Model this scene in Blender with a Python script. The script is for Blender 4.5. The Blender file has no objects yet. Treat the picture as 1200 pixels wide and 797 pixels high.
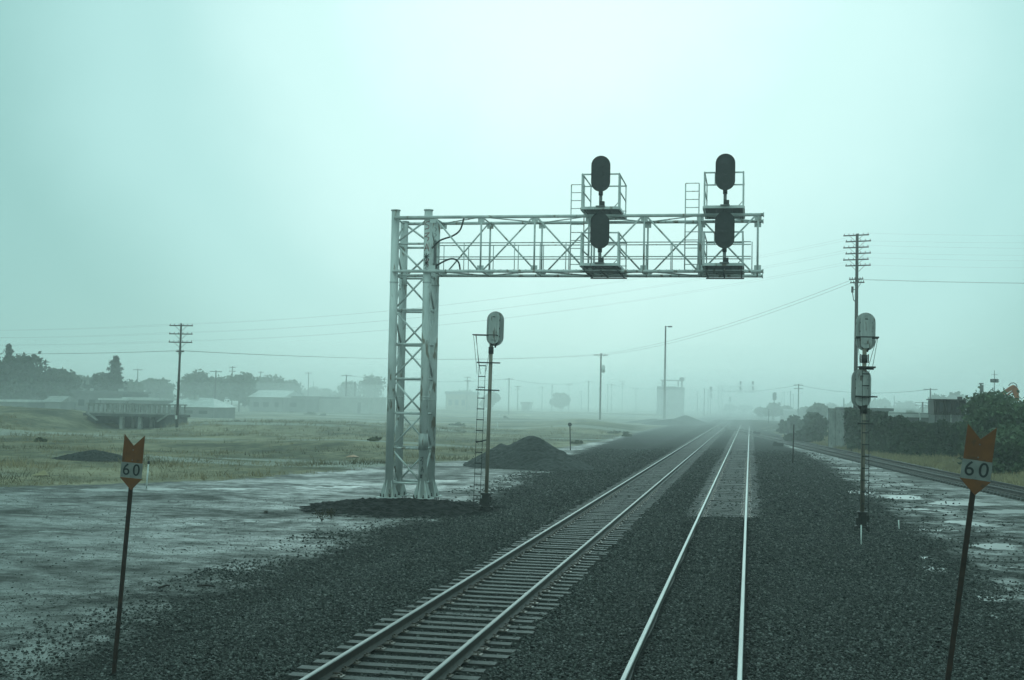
import bpy, bmesh, math, random
import numpy as np
from mathutils import Vector, Matrix

# ---------------------------------------------------------------- camera, sky, sun, exposure
scene = bpy.context.scene
COL = scene.collection
FPX, ROLL, EYE = 1470.0, 0.020, 4.07
PITCH = math.atan(70.9 / FPX)
YAW = math.atan(280.5 * math.cos(PITCH) / FPX)
fwd = Vector((-math.sin(YAW) * math.cos(PITCH), math.cos(YAW) * math.cos(PITCH), math.sin(PITCH)))
rgt0 = Vector((math.cos(YAW), math.sin(YAW), 0)); up0 = rgt0.cross(fwd)
rgt = rgt0 * math.cos(ROLL) + up0 * math.sin(ROLL)
upv = up0 * math.cos(ROLL) - rgt0 * math.sin(ROLL)
cam = bpy.data.objects.new('camera', bpy.data.cameras.new('camera'))
COL.objects.link(cam)
cam.data.sensor_width = 36.0; cam.data.lens = 36.0 * FPX / 1200.0
cam.data.clip_start = 0.1; cam.data.clip_end = 12000
cam.matrix_world = Matrix(((rgt.x, upv.x, -fwd.x, 0), (rgt.y, upv.y, -fwd.y, 0), (rgt.z, upv.z, -fwd.z, EYE), (0, 0, 0, 1)))
scene.camera = cam

def ray(px, py):
    return fwd + rgt * ((px - 600) / FPX) - upv * ((py - 398.5) / FPX)
def G(px, py, z=0.0):                       # where the sight line meets the level z
    d = ray(px, py); return Vector((0, 0, EYE)) + d * ((z - EYE) / d.z)
def at(px, py, Y):                          # where the sight line reaches the distance Y
    d = ray(px, py); return Vector((0, 0, EYE)) + d * (Y / d.y)

GLOW = ray(690, -60).normalized()
world = bpy.data.worlds.new('World'); scene.world = world; world.use_nodes = True
nt = world.node_tree; nt.nodes.clear()
out = nt.nodes.new('ShaderNodeOutputWorld'); bg = nt.nodes.new('ShaderNodeBackground')
sky = nt.nodes.new('ShaderNodeTexSky'); sky.sky_type = 'NISHITA'; sky.sun_disc = False
sky.sun_elevation = math.asin(GLOW.z); sky.sun_rotation = math.atan2(GLOW.x, GLOW.y)
tc = nt.nodes.new('ShaderNodeTexCoord')
dot = nt.nodes.new('ShaderNodeVectorMath'); dot.operation = 'DOT_PRODUCT'; dot.inputs[1].default_value = GLOW
nrm = nt.nodes.new('ShaderNodeVectorMath'); nrm.operation = 'NORMALIZE'
nt.links.new(tc.outputs['Generated'], nrm.inputs[0]); nt.links.new(nrm.outputs[0], dot.inputs[0])
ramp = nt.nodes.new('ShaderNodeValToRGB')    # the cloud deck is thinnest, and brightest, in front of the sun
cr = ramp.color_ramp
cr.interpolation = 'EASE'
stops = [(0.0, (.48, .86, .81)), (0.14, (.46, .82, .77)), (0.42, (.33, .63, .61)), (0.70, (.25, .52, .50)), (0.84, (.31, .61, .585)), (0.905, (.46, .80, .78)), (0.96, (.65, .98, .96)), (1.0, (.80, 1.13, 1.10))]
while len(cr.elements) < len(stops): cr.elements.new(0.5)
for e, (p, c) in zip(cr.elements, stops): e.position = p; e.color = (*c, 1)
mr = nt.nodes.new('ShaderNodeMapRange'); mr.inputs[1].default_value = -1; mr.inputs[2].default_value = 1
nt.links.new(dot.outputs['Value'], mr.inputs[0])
cn = nt.nodes.new('ShaderNodeTexNoise'); cn.inputs['Scale'].default_value = 5.5; cn.inputs['Detail'].default_value = 6
nt.links.new(nrm.outputs[0], cn.inputs['Vector'])
ad = nt.nodes.new('ShaderNodeMath'); ad.operation = 'MULTIPLY_ADD'; ad.inputs[1].default_value = 0.016
ad.inputs[2].default_value = -0.008
nt.links.new(cn.outputs['Fac'], ad.inputs[0])
sm = nt.nodes.new('ShaderNodeMath'); sm.operation = 'ADD'
nt.links.new(mr.outputs[0], sm.inputs[0]); nt.links.new(ad.outputs[0], sm.inputs[1])
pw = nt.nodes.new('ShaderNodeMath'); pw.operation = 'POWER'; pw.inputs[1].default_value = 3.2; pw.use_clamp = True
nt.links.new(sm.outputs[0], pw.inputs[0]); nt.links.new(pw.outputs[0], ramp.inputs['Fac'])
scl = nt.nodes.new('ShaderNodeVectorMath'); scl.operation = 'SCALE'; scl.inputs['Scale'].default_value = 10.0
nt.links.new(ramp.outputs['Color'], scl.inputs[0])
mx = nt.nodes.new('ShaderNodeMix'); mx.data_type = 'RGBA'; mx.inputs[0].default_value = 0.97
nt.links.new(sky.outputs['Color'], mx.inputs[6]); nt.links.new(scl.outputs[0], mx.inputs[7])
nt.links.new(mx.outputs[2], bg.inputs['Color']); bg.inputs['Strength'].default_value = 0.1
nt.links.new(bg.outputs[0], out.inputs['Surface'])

sun = bpy.data.objects.new('sun', bpy.data.lights.new('sun', 'SUN')); COL.objects.link(sun)
sun.data.energy = 0.5; sun.data.angle = math.radians(40); sun.data.color = (0.66, 1.0, 0.98)
sun.rotation_euler = (-GLOW).to_track_quat('-Z', 'Y').to_euler()
scene.view_settings.view_transform = 'Standard'; scene.view_settings.look = 'None'
scene.view_settings.exposure = 0.0; scene.view_settings.gamma = 1.0
scene.view_settings.use_curve_mapping = False
scene.cycles.volume_bounces = 5; scene.cycles.max_bounces = 7; scene.cycles.use_denoising = True

rng = np.random.default_rng(7); random.seed(7)
R = math.radians

# ---------------------------------------------------------------- helpers
def tag(o, label=None, cat=None, group=None, kind=None):
    if label: o['label'] = label
    if cat: o['category'] = cat
    if group: o['group'] = group
    if kind: o['kind'] = kind
    return o
def empty(name, loc, label=None, cat=None, group=None, rz=0.0, rot=None):
    o = bpy.data.objects.new(name, None); COL.objects.link(o); o.location = loc
    o.rotation_euler = rot if rot else (0, 0, rz); o.empty_display_size = 0.3
    return tag(o, label, cat, group)
def copy_tree(o, parent=None):
    c = o.copy(); COL.objects.link(c)
    if parent: c.parent = parent
    for ch in o.children: copy_tree(ch, c)
    return c

class MB:
    def __init__(s): s.v = []; s.f = []; s.m = []; s.sm = []
    def add(s, vs, fs, mi=0, smooth=False):
        n = len(s.v); s.v += [tuple(v) for v in vs]
        for f in fs: s.f.append([n + i for i in f]); s.m.append(mi); s.sm.append(smooth)
        return s
    def box(s, c, d, rz=0.0, mi=0, M=None):
        hx, hy, hz = d[0] / 2, d[1] / 2, d[2] / 2
        P = [Vector((x, y, z)) for z in (-hz, hz) for y in (-hy, hy) for x in (-hx, hx)]
        T = Matrix.Translation(c) @ (M if M else Matrix.Rotation(rz, 4, 'Z'))
        return s.add([T @ p for p in P], [(0, 2, 3, 1), (4, 5, 7, 6), (0, 1, 5, 4), (2, 6, 7, 3), (0, 4, 6, 2), (1, 3, 7, 5)], mi)
    def bar(s, a, b, w, h=None, mi=0):          # square bar between two points
        a, b = Vector(a), Vector(b); d = b - a; L = d.length
        M = d.to_track_quat('Z', 'Y').to_matrix().to_4x4()
        return s.box((a + b) / 2, (w, h or w, L), M=M, mi=mi)
    def tube(s, pts, r, n=8, mi=0, cap=True, smooth=True):
        pts = [Vector(p) for p in pts]; rs = r if hasattr(r, '__len__') else [r] * len(pts)
        vs, fs = [], []
        X = None
        for i, p in enumerate(pts):
            t = (pts[min(i + 1, len(pts) - 1)] - pts[max(i - 1, 0)]).normalized()
            if X is None:
                X = t.orthogonal().normalized()
            X = (X - t * X.dot(t)).normalized(); Y = t.cross(X)
            for k in range(n):
                a = 2 * math.pi * k / n
                vs.append(p + (X * math.cos(a) + Y * math.sin(a)) * rs[i])
        for i in range(len(pts) - 1):
            for k in range(n):
                k2 = (k + 1) % n
                fs.append((i * n + k, i * n + k2, (i + 1) * n + k2, (i + 1) * n + k))
        s.add(vs, fs, mi, smooth)
        if cap:
            b = len(s.v) - len(vs)
            s.f.append([b + k for k in range(n)][::-1]); s.m.append(mi); s.sm.append(False)
            e = b + (len(pts) - 1) * n
            s.f.append([e + k for k in range(n)]); s.m.append(mi); s.sm.append(False)
        return s
    def prism(s, poly, y0, y1, mi=0, M=None):  # polygon in xz extruded along y
        n = len(poly); M = M or Matrix.Identity(4)
        vs = [M @ Vector((x, y0, z)) for x, z in poly] + [M @ Vector((x, y1, z)) for x, z in poly]
        fs = [list(range(n))[::-1], [n + i for i in range(n)]] + [(i, (i + 1) % n, n + (i + 1) % n, n + i) for i in range(n)]
        return s.add(vs, fs, mi)
    def build(s, name, mats, parent=None, loc=None, bevel=0.0):
        me = bpy.data.meshes.new(name); me.from_pydata(s.v, [], s.f)
        mats = mats if isinstance(mats, (list, tuple)) else [mats]
        for m in mats: me.materials.append(m)
        me.polygons.foreach_set('material_index', s.m); me.polygons.foreach_set('use_smooth', s.sm)
        bm = bmesh.new(); bm.from_mesh(me); bmesh.ops.recalc_face_normals(bm, faces=bm.faces); bm.to_mesh(me); bm.free()
        me.update()
        o = bpy.data.objects.new(name, me); COL.objects.link(o)
        if parent: o.parent = parent
        if loc is not None: o.location = loc
        if bevel:
            b = o.modifiers.new('bevel', 'BEVEL'); b.width = bevel; b.segments = 1; b.limit_method = 'ANGLE'
        return o
def np_mesh(name, V, F, mats, parent=None, smooth=False, mi=None):
    me = bpy.data.meshes.new(name); k = F.shape[1]
    me.vertices.add(len(V)); me.vertices.foreach_set('co', np.asarray(V, np.float32).ravel())
    me.loops.add(F.size); me.loops.foreach_set('vertex_index', F.ravel().astype(np.int32))
    me.polygons.add(len(F)); me.polygons.foreach_set('loop_start', np.arange(0, F.size, k, dtype=np.int32))
    me.polygons.foreach_set('loop_total', np.full(len(F), k, np.int32))
    me.polygons.foreach_set('use_smooth', np.full(len(F), smooth))
    for m in (mats if isinstance(mats, (list, tuple)) else [mats]): me.materials.append(m)
    if mi is not None: me.polygons.foreach_set('material_index', mi.astype(np.int32))
    me.update(calc_edges=True); me.validate()
    o = bpy.data.objects.new(name, me); COL.objects.link(o)
    if parent: o.parent = parent
    return o

# ---------------------------------------------------------------- materials
def mat(name, c1, c2=None, scale=4.0, rough=0.7, metal=0.0, bump=0.0, bscale=None, stretch=(1, 1, 1), spots=None, spec=0.5, detail=5):
    m = bpy.data.materials.new(name); m.use_nodes = True; t = m.node_tree; b = t.nodes['Principled BSDF']
    b.inputs['Roughness'].default_value = rough; b.inputs['Metallic'].default_value = metal
    b.inputs['Specular IOR Level'].default_value = spec
    c2 = c2 or tuple(x * 0.7 for x in c1)
    co = t.nodes.new('ShaderNodeTexCoord'); mp = t.nodes.new('ShaderNodeMapping'); mp.inputs['Scale'].default_value = stretch
    t.links.new(co.outputs['Object'], mp.inputs['Vector'])
    n = t.nodes.new('ShaderNodeTexNoise'); n.inputs['Scale'].default_value = scale; n.inputs['Detail'].default_value = detail
    t.links.new(mp.outputs[0], n.inputs['Vector'])
    r = t.nodes.new('ShaderNodeValToRGB'); r.color_ramp.elements[0].position = 0.35; r.color_ramp.elements[1].position = 0.65
    r.color_ramp.elements[0].color = (*c2, 1); r.color_ramp.elements[1].color = (*c1, 1)
    t.links.new(n.outputs['Fac'], r.inputs['Fac']); last = r.outputs['Color']
    if spots:
        col, sc, thr = spots
        n2 = t.nodes.new('ShaderNodeTexNoise'); n2.inputs['Scale'].default_value = sc; n2.inputs['Detail'].default_value = 6
        t.links.new(mp.outputs[0], n2.inputs['Vector'])
        r2 = t.nodes.new('ShaderNodeValToRGB'); r2.color_ramp.elements[0].position = thr; r2.color_ramp.elements[1].position = thr + 0.08
        t.links.new(n2.outputs['Fac'], r2.inputs['Fac'])
        x = t.nodes.new('ShaderNodeMix'); x.data_type = 'RGBA'; t.links.new(r2.outputs['Color'], x.inputs[0])
        t.links.new(last, x.inputs[6]); x.inputs[7].default_value = (*col, 1); last = x.outputs[2]
    t.links.new(last, b.inputs['Base Color'])
    if bump:
        n3 = t.nodes.new('ShaderNodeTexNoise'); n3.inputs['Scale'].default_value = bscale or scale * 3; n3.inputs['Detail'].default_value = 4
        t.links.new(mp.outputs[0], n3.inputs['Vector'])
        bp = t.nodes.new('ShaderNodeBump'); bp.inputs['Strength'].default_value = bump; bp.inputs['Distance'].default_value = 0.05
        t.links.new(n3.outputs['Fac'], bp.inputs['Height']); t.links.new(bp.outputs[0], b.inputs['Normal'])
    return m
def foliage(name, c1, c2):
    m = mat(name, c1, c2, scale=0.9, rough=0.75, spec=0.25); b = m.node_tree.nodes['Principled BSDF']
    return m
M = {}
M['steel'] = mat('galvanised_steel', (.66, .66, .64), (.46, .47, .46), 2.0, .5, .1, spots=((.24, .20, .16), 4.5, .585), stretch=(1, 1, .3), detail=7)
M['steel_dark'] = mat('weathered_steel', (.17, .17, .165), (.10, .10, .10), 5, .55, .3)
M['grating'] = mat('grating_steel', (.11, .11, .11), (.06, .06, .06), 20, .6, .3)
M['black'] = mat('black_paint', (.022, .022, .022), (.012, .012, .012), 6, .55)
M['lens'] = mat('unlit_lens_glass', (.012, .012, .012), (.008, .008, .008), 6, .35)
M['signal_back'] = mat('silver_signal_paint', (.46, .46, .44), (.28, .28, .27), 3, .5, .2, spots=((.16, .13, .11), 6, .58), stretch=(1.6, 1.6, .3))
M['mast_paint'] = mat('worn_mast_paint', (.27, .23, .18), (.17, .14, .11), 5, .6, .1, stretch=(1, 1, .3))
M['iron'] = mat('black_iron', (.03, .028, .025), (.018, .016, .015), 8, .6, .2)
M['wood_pole'] = mat('creosoted_pole_wood', (.060, .048, .038), (.035, .028, .024), 3, .8, bump=.2, stretch=(4, 4, .3))
M['wire'] = mat('wire_aluminium', (.06, .06, .06), (.05, .05, .05), 2, .6)
M['insul'] = mat('insulator_ceramic', (.10, .08, .07), None, 5, .3)
M['tie'] = mat('weathered_tie_wood', (.062, .057, .050), (.024, .022, .020), 5, .55, bump=.5, bscale=25, stretch=(.35, 6, 3))
M['tie_plate'] = mat('tie_plate_steel', (.20, .17, .15), (.12, .09, .07), 30, .35, .4)
M['rail_side'] = mat('rusty_rail_web', (.050, .037, .030), (.028, .021, .018), 9, .6, .1)
M['rail_top2'] = mat('duller_rail_head', (.20, .20, .195), (.13, .13, .125), 1.5, .42, .6, stretch=(12, .4, 1))
M['rail_top'] = mat('polished_rail_head', (.34, .35, .34), (.28, .285, .28), 1.5, .4, .7, stretch=(12, .4, 1))
M['orange'] = mat('orange_sign_paint', (.16, .052, .011), (.115, .037, .009), 6, .65, spots=((.085, .035, .012), 11, .60))
M['sign_white'] = mat('dirty_white_sign', (.20, .20, .188), (.145, .145, .136), 8, .6)
M['sign_post'] = mat('dark_sign_post', (.040, .020, .013), (.018, .011, .009), 8, .85)
M['white'] = mat('worn_white_paint', (.72, .72, .70), (.5, .5, .48), 12, .6)
M['red_paint'] = mat('red_spray_paint', (.30, .035, .03), None, 10, .6)
M['coal'] = mat('dark_gravel', (.045, .043, .04), (.018, .018, .017), 14, .75, bump=1.0, bscale=22)
M['mound'] = mat('wet_dark_earth', (.022, .020, .018), (.008, .0075, .007), 5, .85, bump=1.0, bscale=16, spots=((.045, .042, .037), 18, .66), spec=.2); M['concrete'] = mat('stained_concrete', (.33, .32, .30), (.22, .215, .20), 1.5, .8, bump=.2, spots=((.14, .135, .12), 2.5, .6))
M['concrete_dark'] = mat('dark_concrete', (.12, .118, .11), (.08, .078, .072), 1.5, .85)
M['roof_white'] = mat('white_metal_roof', (.60, .60, .58), (.42, .42, .40), .8, .5, stretch=(1, 1, 1))
M['roof_grey'] = mat('grey_roof', (.20, .20, .195), (.14, .14, .138), .8, .7)
M['wall_pale'] = mat('pale_rendered_wall', (.46, .455, .43), (.36, .355, .33), .5, .8)
M['wall_grey'] = mat('grey_shed_wall', (.20, .20, .19), (.13, .13, .125), .5, .8)
M['wall_tan'] = mat('tan_brick_wall', (.34, .27, .18), (.25, .20, .14), .6, .85)
M['glass'] = mat('dark_window_glass', (.03, .035, .035), None, 3, .15)
M['corrugated'] = mat('rusty_corrugated_iron', (.12, .105, .09), (.05, .045, .04), 1.3, .65, .2, stretch=(5, 5, .4))
M['corrugated_pale'] = mat('pale_corrugated_iron', (.30, .30, .29), (.17, .165, .16), 1.3, .6, .2, stretch=(5, 5, .4))
M['excav'] = mat('orange_machine_paint', (.38, .13, .055), (.26, .09, .04), 3, .5)
M['bark'] = mat('tree_bark', (.07, .055, .045), (.04, .032, .026), 4, .9, bump=.4, stretch=(3, 3, .5))
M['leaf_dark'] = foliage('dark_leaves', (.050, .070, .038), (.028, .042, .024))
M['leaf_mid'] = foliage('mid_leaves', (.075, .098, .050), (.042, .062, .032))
M['leaf_ivy'] = foliage('ivy_leaves', (.060, .082, .045), (.030, .045, .026)); M['leaf_bush'] = foliage('bush_leaves', (.105, .145, .075), (.05, .075, .04))
M['leaf_con'] = foliage('conifer_needles', (.036, .052, .034), (.022, .034, .022))
M['grass_blade'] = mat('dry_grass_blades', (.37, .29, .18), (.10, .088, .052), .11, .85, spec=.2, detail=9)
M['leaf_scrub'] = foliage('scrub_leaves', (.12, .125, .065), (.06, .07, .035)); M['grass_dry'] = foliage('straw_grass_blades', (.42, .33, .19), (.28, .225, .13))
M['weed'] = foliage('weed_leaves', (.075, .055, .03), (.035, .03, .018))
M['cloth_litter'] = mat('salmon_plastic', (.62, .33, .22), None, 5, .6)
M['stick'] = mat('wet_wood', (.03, .022, .018), None, 8, .7)

def stone_mat():
    m = bpy.data.materials.new('ballast_rock'); m.use_nodes = True; t = m.node_tree; b = t.nodes['Principled BSDF']
    g = t.nodes.new('ShaderNodeNewGeometry'); r = t.nodes.new('ShaderNodeValToRGB')
    e = r.color_ramp.elements; e[0].color = (.008, .008, .0075, 1); e[1].color = (.17, .165, .155, 1); e[1].position = 1
    x = e.new(.6); x.color = (.050, .051, .046, 1)
    x = e.new(.9); x.color = (.078, .077, .070, 1)
    t.links.new(g.outputs['Random Per Island'], r.inputs['Fac']); t.links.new(r.outputs['Color'], b.inputs['Base Color'])
    b.inputs['Roughness'].default_value = .58; b.inputs['Specular IOR Level'].default_value = .28
    return m
M['stone'] = stone_mat()

# ---------------------------------------------------------------- terrain
def sstep(a, b, x):
    t = np.clip((x - a) / (b - a), 0, 1); return t * t * (3 - 2 * t)
def wob(x, y, s, k=0.0):
    return (np.sin(x / s + 1.3 * np.sin(y / s * .83 + k)) + np.sin(y / s * 1.17 + 1.9 * np.sin(x / s * .71 + 2.1 + k))) * .5
def spur_x(y): return 8.3 - .108 * (y - 98) + np.where(y < 80, .0009 * (80 - y) ** 2 * .6, 0)
GE_Y = np.array([-50, 30, 44, 48, 56, 68, 80, 97, 130, 400, 4000.])
GE_X = np.array([-80, -60, -46, -31, -25, -22.3, -19, -16.8, -15.3, -14.6, -14.])
BL_Y = np.array([-50, 16, 23, 30, 40, 45, 58, 85, 140, 5000.])
BL_X = np.array([-7.9, -8.5, -9.4, -9.5, -9.4, -9.2, -9.6, -12.0, -13.2, -12.5])
def bump2(x, y, cx, cy, rx, ry, h):
    d = ((x - cx) / rx) ** 2 + ((y - cy) / ry) ** 2; return h * np.exp(-d * 1.3)
def T(x, y):
    x = np.asarray(x, float); y = np.asarray(y, float)
    z = .035 * wob(x, y, 3.1) + .02 * wob(x, y, 1.1, 2)
    edge = np.interp(y, GE_Y, GE_X)
    field = sstep(0, 14, edge - x)
    z = z + field * (.16 * wob(x, y, 9, 1) + .10 * wob(x, y, 4, 3) + .05)
    # grassy embankment carrying the little overpass
    rid = np.exp(-((y - 134 - .03 * (x + 68)) / 13.0) ** 2) * sstep(-58, -72, x) * sstep(-230, -140, x)
    rid2 = np.exp(-((y - 142) / 16.0) ** 2) * sstep(-66, -60, x) * sstep(-26, -52, x) * .75
    gap = np.exp(-(np.abs((x + 68.3) / 4.1)) ** 6)
    z = z + (2.25 * np.exp(-((y - 131) / 15.0) ** 2) * sstep(-70, -78, x) + 1.35 * rid2) * (1 - gap) * (1 - .3 * sstep(-90, -140, x))
    z = z + bump2(x, y, -84, 112, 10, 9, .5)
    z = z + bump2(x, y, -23.5, 190, 7, 28, 1.0) + bump2(x, y, -31, 232, 7, 14, .9) + bump2(x, y, -30, 100, 8, 14, .35)
    z = z + .9 * np.exp(-((y - 372 - .1 * x) / 16.0) ** 2) * sstep(-10, -30, x)
    # road bed of the two main lines
    bed = sstep(-9.6, -7.4, x) * (1 - sstep(2.3, 5.5, x)); bedz = .25 + .012 * wob(x, y, .9)
    t1 = np.abs(x + 4.85); t2 = np.abs(x + .85)
    bedz = bedz - .016 * (1 - sstep(1.3, 1.6, t1))
    near2 = 1 - sstep(42.6, 43.2, y)
    bedz = bedz + (.055 * near2 + .004 * (1 - near2)) * (1 - sstep(1.7, 2.3, t2))
    z = z * (1 - bed) + bed * bedz
    z = z + .14 * sstep(2.5, 5.5, x) * (1 - sstep(10, 20, x))
    # spur bed
    sd = np.abs(x - spur_x(y)); sb = (1 - sstep(1.5, 3.4, sd)) * (y < 178) * (y > 5)
    z = z * (1 - sb) + sb * (.246 - .09 * (1 - sstep(120, 150, y)) + .006 * wob(x, y, .8))
    # mound round the gantry foot
    z = z + .04 * np.exp(-((((x + 12.7) / 3.1) ** 2 + ((y - 44.6) / 4.0) ** 2)) ** 2) * sstep(-9.3, -10.3, x) * (1 + .25 * wob(x, y, .9))
    # dry bank beyond the spur, and the rough ground behind it
    bk = x - spur_x(y)
    z = z + sstep(3.2, 8.5, bk) * (1 - sstep(260, 330, y)) * sstep(40, 75, y) * .75 + .06 * wob(x, y, 2.3, 5) * sstep(4, 9, bk)
    return z
def Tz(x, y): return float(T(x, y))

def axis(segs):
    r = []
    for a, b, s in segs: r += list(np.arange(a, b, s))
    return np.array(sorted(set(np.round(r, 3))))
def geo(a, b, s0, k):
    r = [a]; s = s0
    while r[-1] < b: r.append(r[-1] + s); s *= k
    return r
xs = np.array(sorted([-v for v in geo(20, 2400, .6, 1.045)] + list(np.arange(-19.7, 14.01, .3)) + geo(14.4, 2400, .5, 1.05)))
ys = np.array(list(np.arange(-30, 8, 2.0)) + list(np.arange(8, 60, .3)) + geo(60, 2900, .4, 1.022))
X, Y = np.meshgrid(xs, ys); Z = T(X, Y)
nx, ny = len(xs), len(ys)
idx = np.arange(nx * ny).reshape(ny, nx)
F = np.stack([idx[:-1, :-1], idx[:-1, 1:], idx[1:, 1:], idx[1:, :-1]], -1).reshape(-1, 4)

def ground_mat():
    m = bpy.data.materials.new('ground_surface'); m.use_nodes = True; t = m.node_tree; L = t.links.new
    b = t.nodes['Principled BSDF']; N = t.nodes.new
    at_ = N('ShaderNodeAttribute'); at_.attribute_name = 'zones'; sep = N('ShaderNodeSeparateColor'); L(at_.outputs['Color'], sep.inputs[0])
    co = N('ShaderNodeTexCoord')
    def noise(sc, det=5, st=(1, 1, 1), rough=.55, loc=(0, 0, 0)):
        mp = N('ShaderNodeMapping'); mp.inputs['Scale'].default_value = st; mp.inputs['Location'].default_value = loc; L(co.outputs['Object'], mp.inputs['Vector'])
        n = N('ShaderNodeTexNoise'); n.inputs['Scale'].default_value = sc; n.inputs['Detail'].default_value = det
        n.inputs['Roughness'].default_value = rough; L(mp.outputs[0], n.inputs['Vector']); return n.outputs['Fac']
    def ramp(fac, stops, interp='LINEAR'):
        r = N('ShaderNodeValToRGB'); e = r.color_ramp.elements; r.color_ramp.interpolation = interp
        while len(e) < len(stops): e.new(.5)
        for q, (p, c) in zip(e, stops): q.position = p; q.color = (*c, 1) if hasattr(c, '__len__') else (c, c, c, 1)
        L(fac, r.inputs['Fac']); return r.outputs['Color']
    def mix(f, a, c):
        x = N('ShaderNodeMix'); x.data_type = 'RGBA'
        for s, v in ((0, f), (6, a), (7, c)):
            if hasattr(v, 'is_linked') or hasattr(v, 'links'): L(v, x.inputs[s])
            elif s == 0: x.inputs[0].default_value = v
            else: x.inputs[s].default_value = (*v, 1) if hasattr(v, '__len__') else (v, v, v, 1)
        return x.outputs[2]
    def mth(op, a, c=None):
        x = N('ShaderNodeMath'); x.operation = op; x.use_clamp = False
        for i, v in enumerate((a, c)):
            if v is None: continue
            if isinstance(v, (int, float)): x.inputs[i].default_value = v
            else: L(v, x.inputs[i])
        return x.outputs[0]
    edge = noise(1.6, 6); edge2 = noise(.35, 5)
    brk = mth('ADD', mth('MULTIPLY', mth('SUBTRACT', edge, .5), 1.1), mth('MULTIPLY', mth('SUBTRACT', edge2, .5), .9)); brk = mth('ADD', brk, mth('MULTIPLY', mth('SUBTRACT', noise(11, 5, (1, 1, 1), .7), .5), .8))
    def zone(ch, lo=.42, hi=.58): return ramp(mth('ADD', ch, brk), [(lo, 0.), (hi, 1.)])
    zb = zone(sep.outputs[0], .35, .65); zg = zone(sep.outputs[1]); zd = sep.outputs[2]
    # dirt lot: pale dried mud and dark wet streaks dragged along the wheel tracks
    d1 = noise(.20, 8, (.75, 1, 1), .66); d2 = noise(1.3, 9, (.8, 1.1, 1), .74, (3, 1, 0)); d3 = noise(24, 5, (1, 1, 1), .75)
    dirt = ramp(mth('ADD', mth('MULTIPLY', d1, .36), mth('ADD', mth('MULTIPLY', d2, .34), mth('MULTIPLY', d3, .30))),
                [(.41, (.022, .020, .017)), (.455, (.045, .042, .036)), (.49, (.075, .071, .063)), (.53, (.115, .110, .100)), (.58, (.175, .169, .156))])
    drough = ramp(mth('ADD', mth('MULTIPLY', d1, .5), mth('MULTIPLY', d2, .5)), [(.42, .85), (.49, .58), (.56, .36)])
    # gravel
    v = N('ShaderNodeTexVoronoi'); v.inputs['Scale'].default_value = 17; L(co.outputs['Object'], v.inputs['Vector'])
    cell = N('ShaderNodeSeparateColor'); L(v.outputs['Color'], cell.inputs[0])
    grav = ramp(cell.outputs[0], [(0, (.012, .012, .011)), (.55, (.032, .031, .029)), (.9, (.058, .055, .051)), (1, (.095, .091, .084))])
    g2 = noise(.8, 5); grav = mix(mth('MULTIPLY', g2, .55), grav, (.03, .029, .027))
    # grass
    n1 = noise(.07, 6, (1, .8, 1), .6, (9, 4, 0)); n2 = noise(1.4, 5); n3 = noise(.5, 4, (1, .4, 1))
    gf = mth('ADD', mth('MULTIPLY', n1, .55), mth('ADD', mth('MULTIPLY', n2, .2), mth('MULTIPLY', n3, .25)))
    grass = ramp(gf, [(.40, (.052, .050, .028)), (.46, (.105, .096, .054)), (.52, (.20, .168, .10)), (.60, (.32, .265, .165))])
    bare = ramp(noise(.055, 6, (.45, 1.6, 1), .55, (3, 7, 0)), [(.555, 0.), (.60, 1.)])
    grass = mix(mth('MULTIPLY', bare, .75), grass, (.33, .32, .285))
    # dusty surface of the ties and fines between the rails of the right-hand line
    dust = ramp(noise(9, 6, (1, 2.2, 1)), [(.38, (.045, .043, .040)), (.60, (.115, .110, .102))])
    col = mix(zb, dirt, grav)
    wetn = mth('ADD', mth('MULTIPLY', noise(.42, 6, (.8, 1.2, 1), .62, (5, 2, 0)), .8), mth('MULTIPLY', noise(2.6, 5), .2))
    pud = ramp(mth('ADD', wetn, mth('MULTIPLY', mth('SUBTRACT', sep.outputs[2], 1.0), .5)), [(.50, 0.), (.535, 1.)])
    col = mix(mth('MULTIPLY', pud, .85), col, (.11, .106, .096))
    col = mix(zg, col, grass)
    al = N('ShaderNodeMath'); al.operation = 'MULTIPLY_ADD'; al.use_clamp = True; L(brk, al.inputs[0]); L(at_.outputs['Alpha'], al.inputs[1]); L(at_.outputs['Alpha'], al.inputs[2]); al = al.outputs[0]
    col = mix(al, col, dust)
    L(col, b.inputs['Base Color'])
    rg = mix(zb, drough, .95); rg = mix(pud, rg, .3); rg = mix(zg, rg, .9); rg = mix(al, rg, .7)
    L(rg, b.inputs['Roughness']); L(mix(pud, mix(zb, .34, .12), .2), b.inputs['Specular IOR Level'])
    # relief
    hgrav = mth('MULTIPLY', v.outputs['Distance'], -1.0)
    hdirt = mth('ADD', mth('MULTIPLY', noise(3, 7, (1, 1, 1), .7), 1.2), mth('MULTIPLY', noise(26, 5, (1, 1, 1), .7), .6))
    h = mix(zb, hdirt, hgrav)
    h = mix(zg, h, mth('MULTIPLY', noise(5, 6), 2.5)); h = mix(pud, h, 0.0)
    bp = N('ShaderNodeBump'); bp.inputs['Strength'].default_value = .8; bp.inputs['Distance'].default_value = .045
    L(h, bp.inputs['Height']); L(bp.outputs[0], b.inputs['Normal'])
    return m
ground = np_mesh('ground', np.stack([X.ravel(), Y.ravel(), Z.ravel()], 1), F, ground_mat(), smooth=True)
tag(ground, kind='structure')
xr, yr = X.ravel(), Y.ravel()
bl = np.interp(yr, BL_Y, BL_X)
zb = .24 * sstep(-7.0, -2.5, xr - bl) + .76 * sstep(-2.6, .8, xr - bl)
zb = np.maximum(zb, .30 * sstep(34, 18, yr) * sstep(-24, -12, xr)); zb *= 1 - .60 * sstep(3.6, 6.2, xr) * sstep(14, 24, yr)
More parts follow.
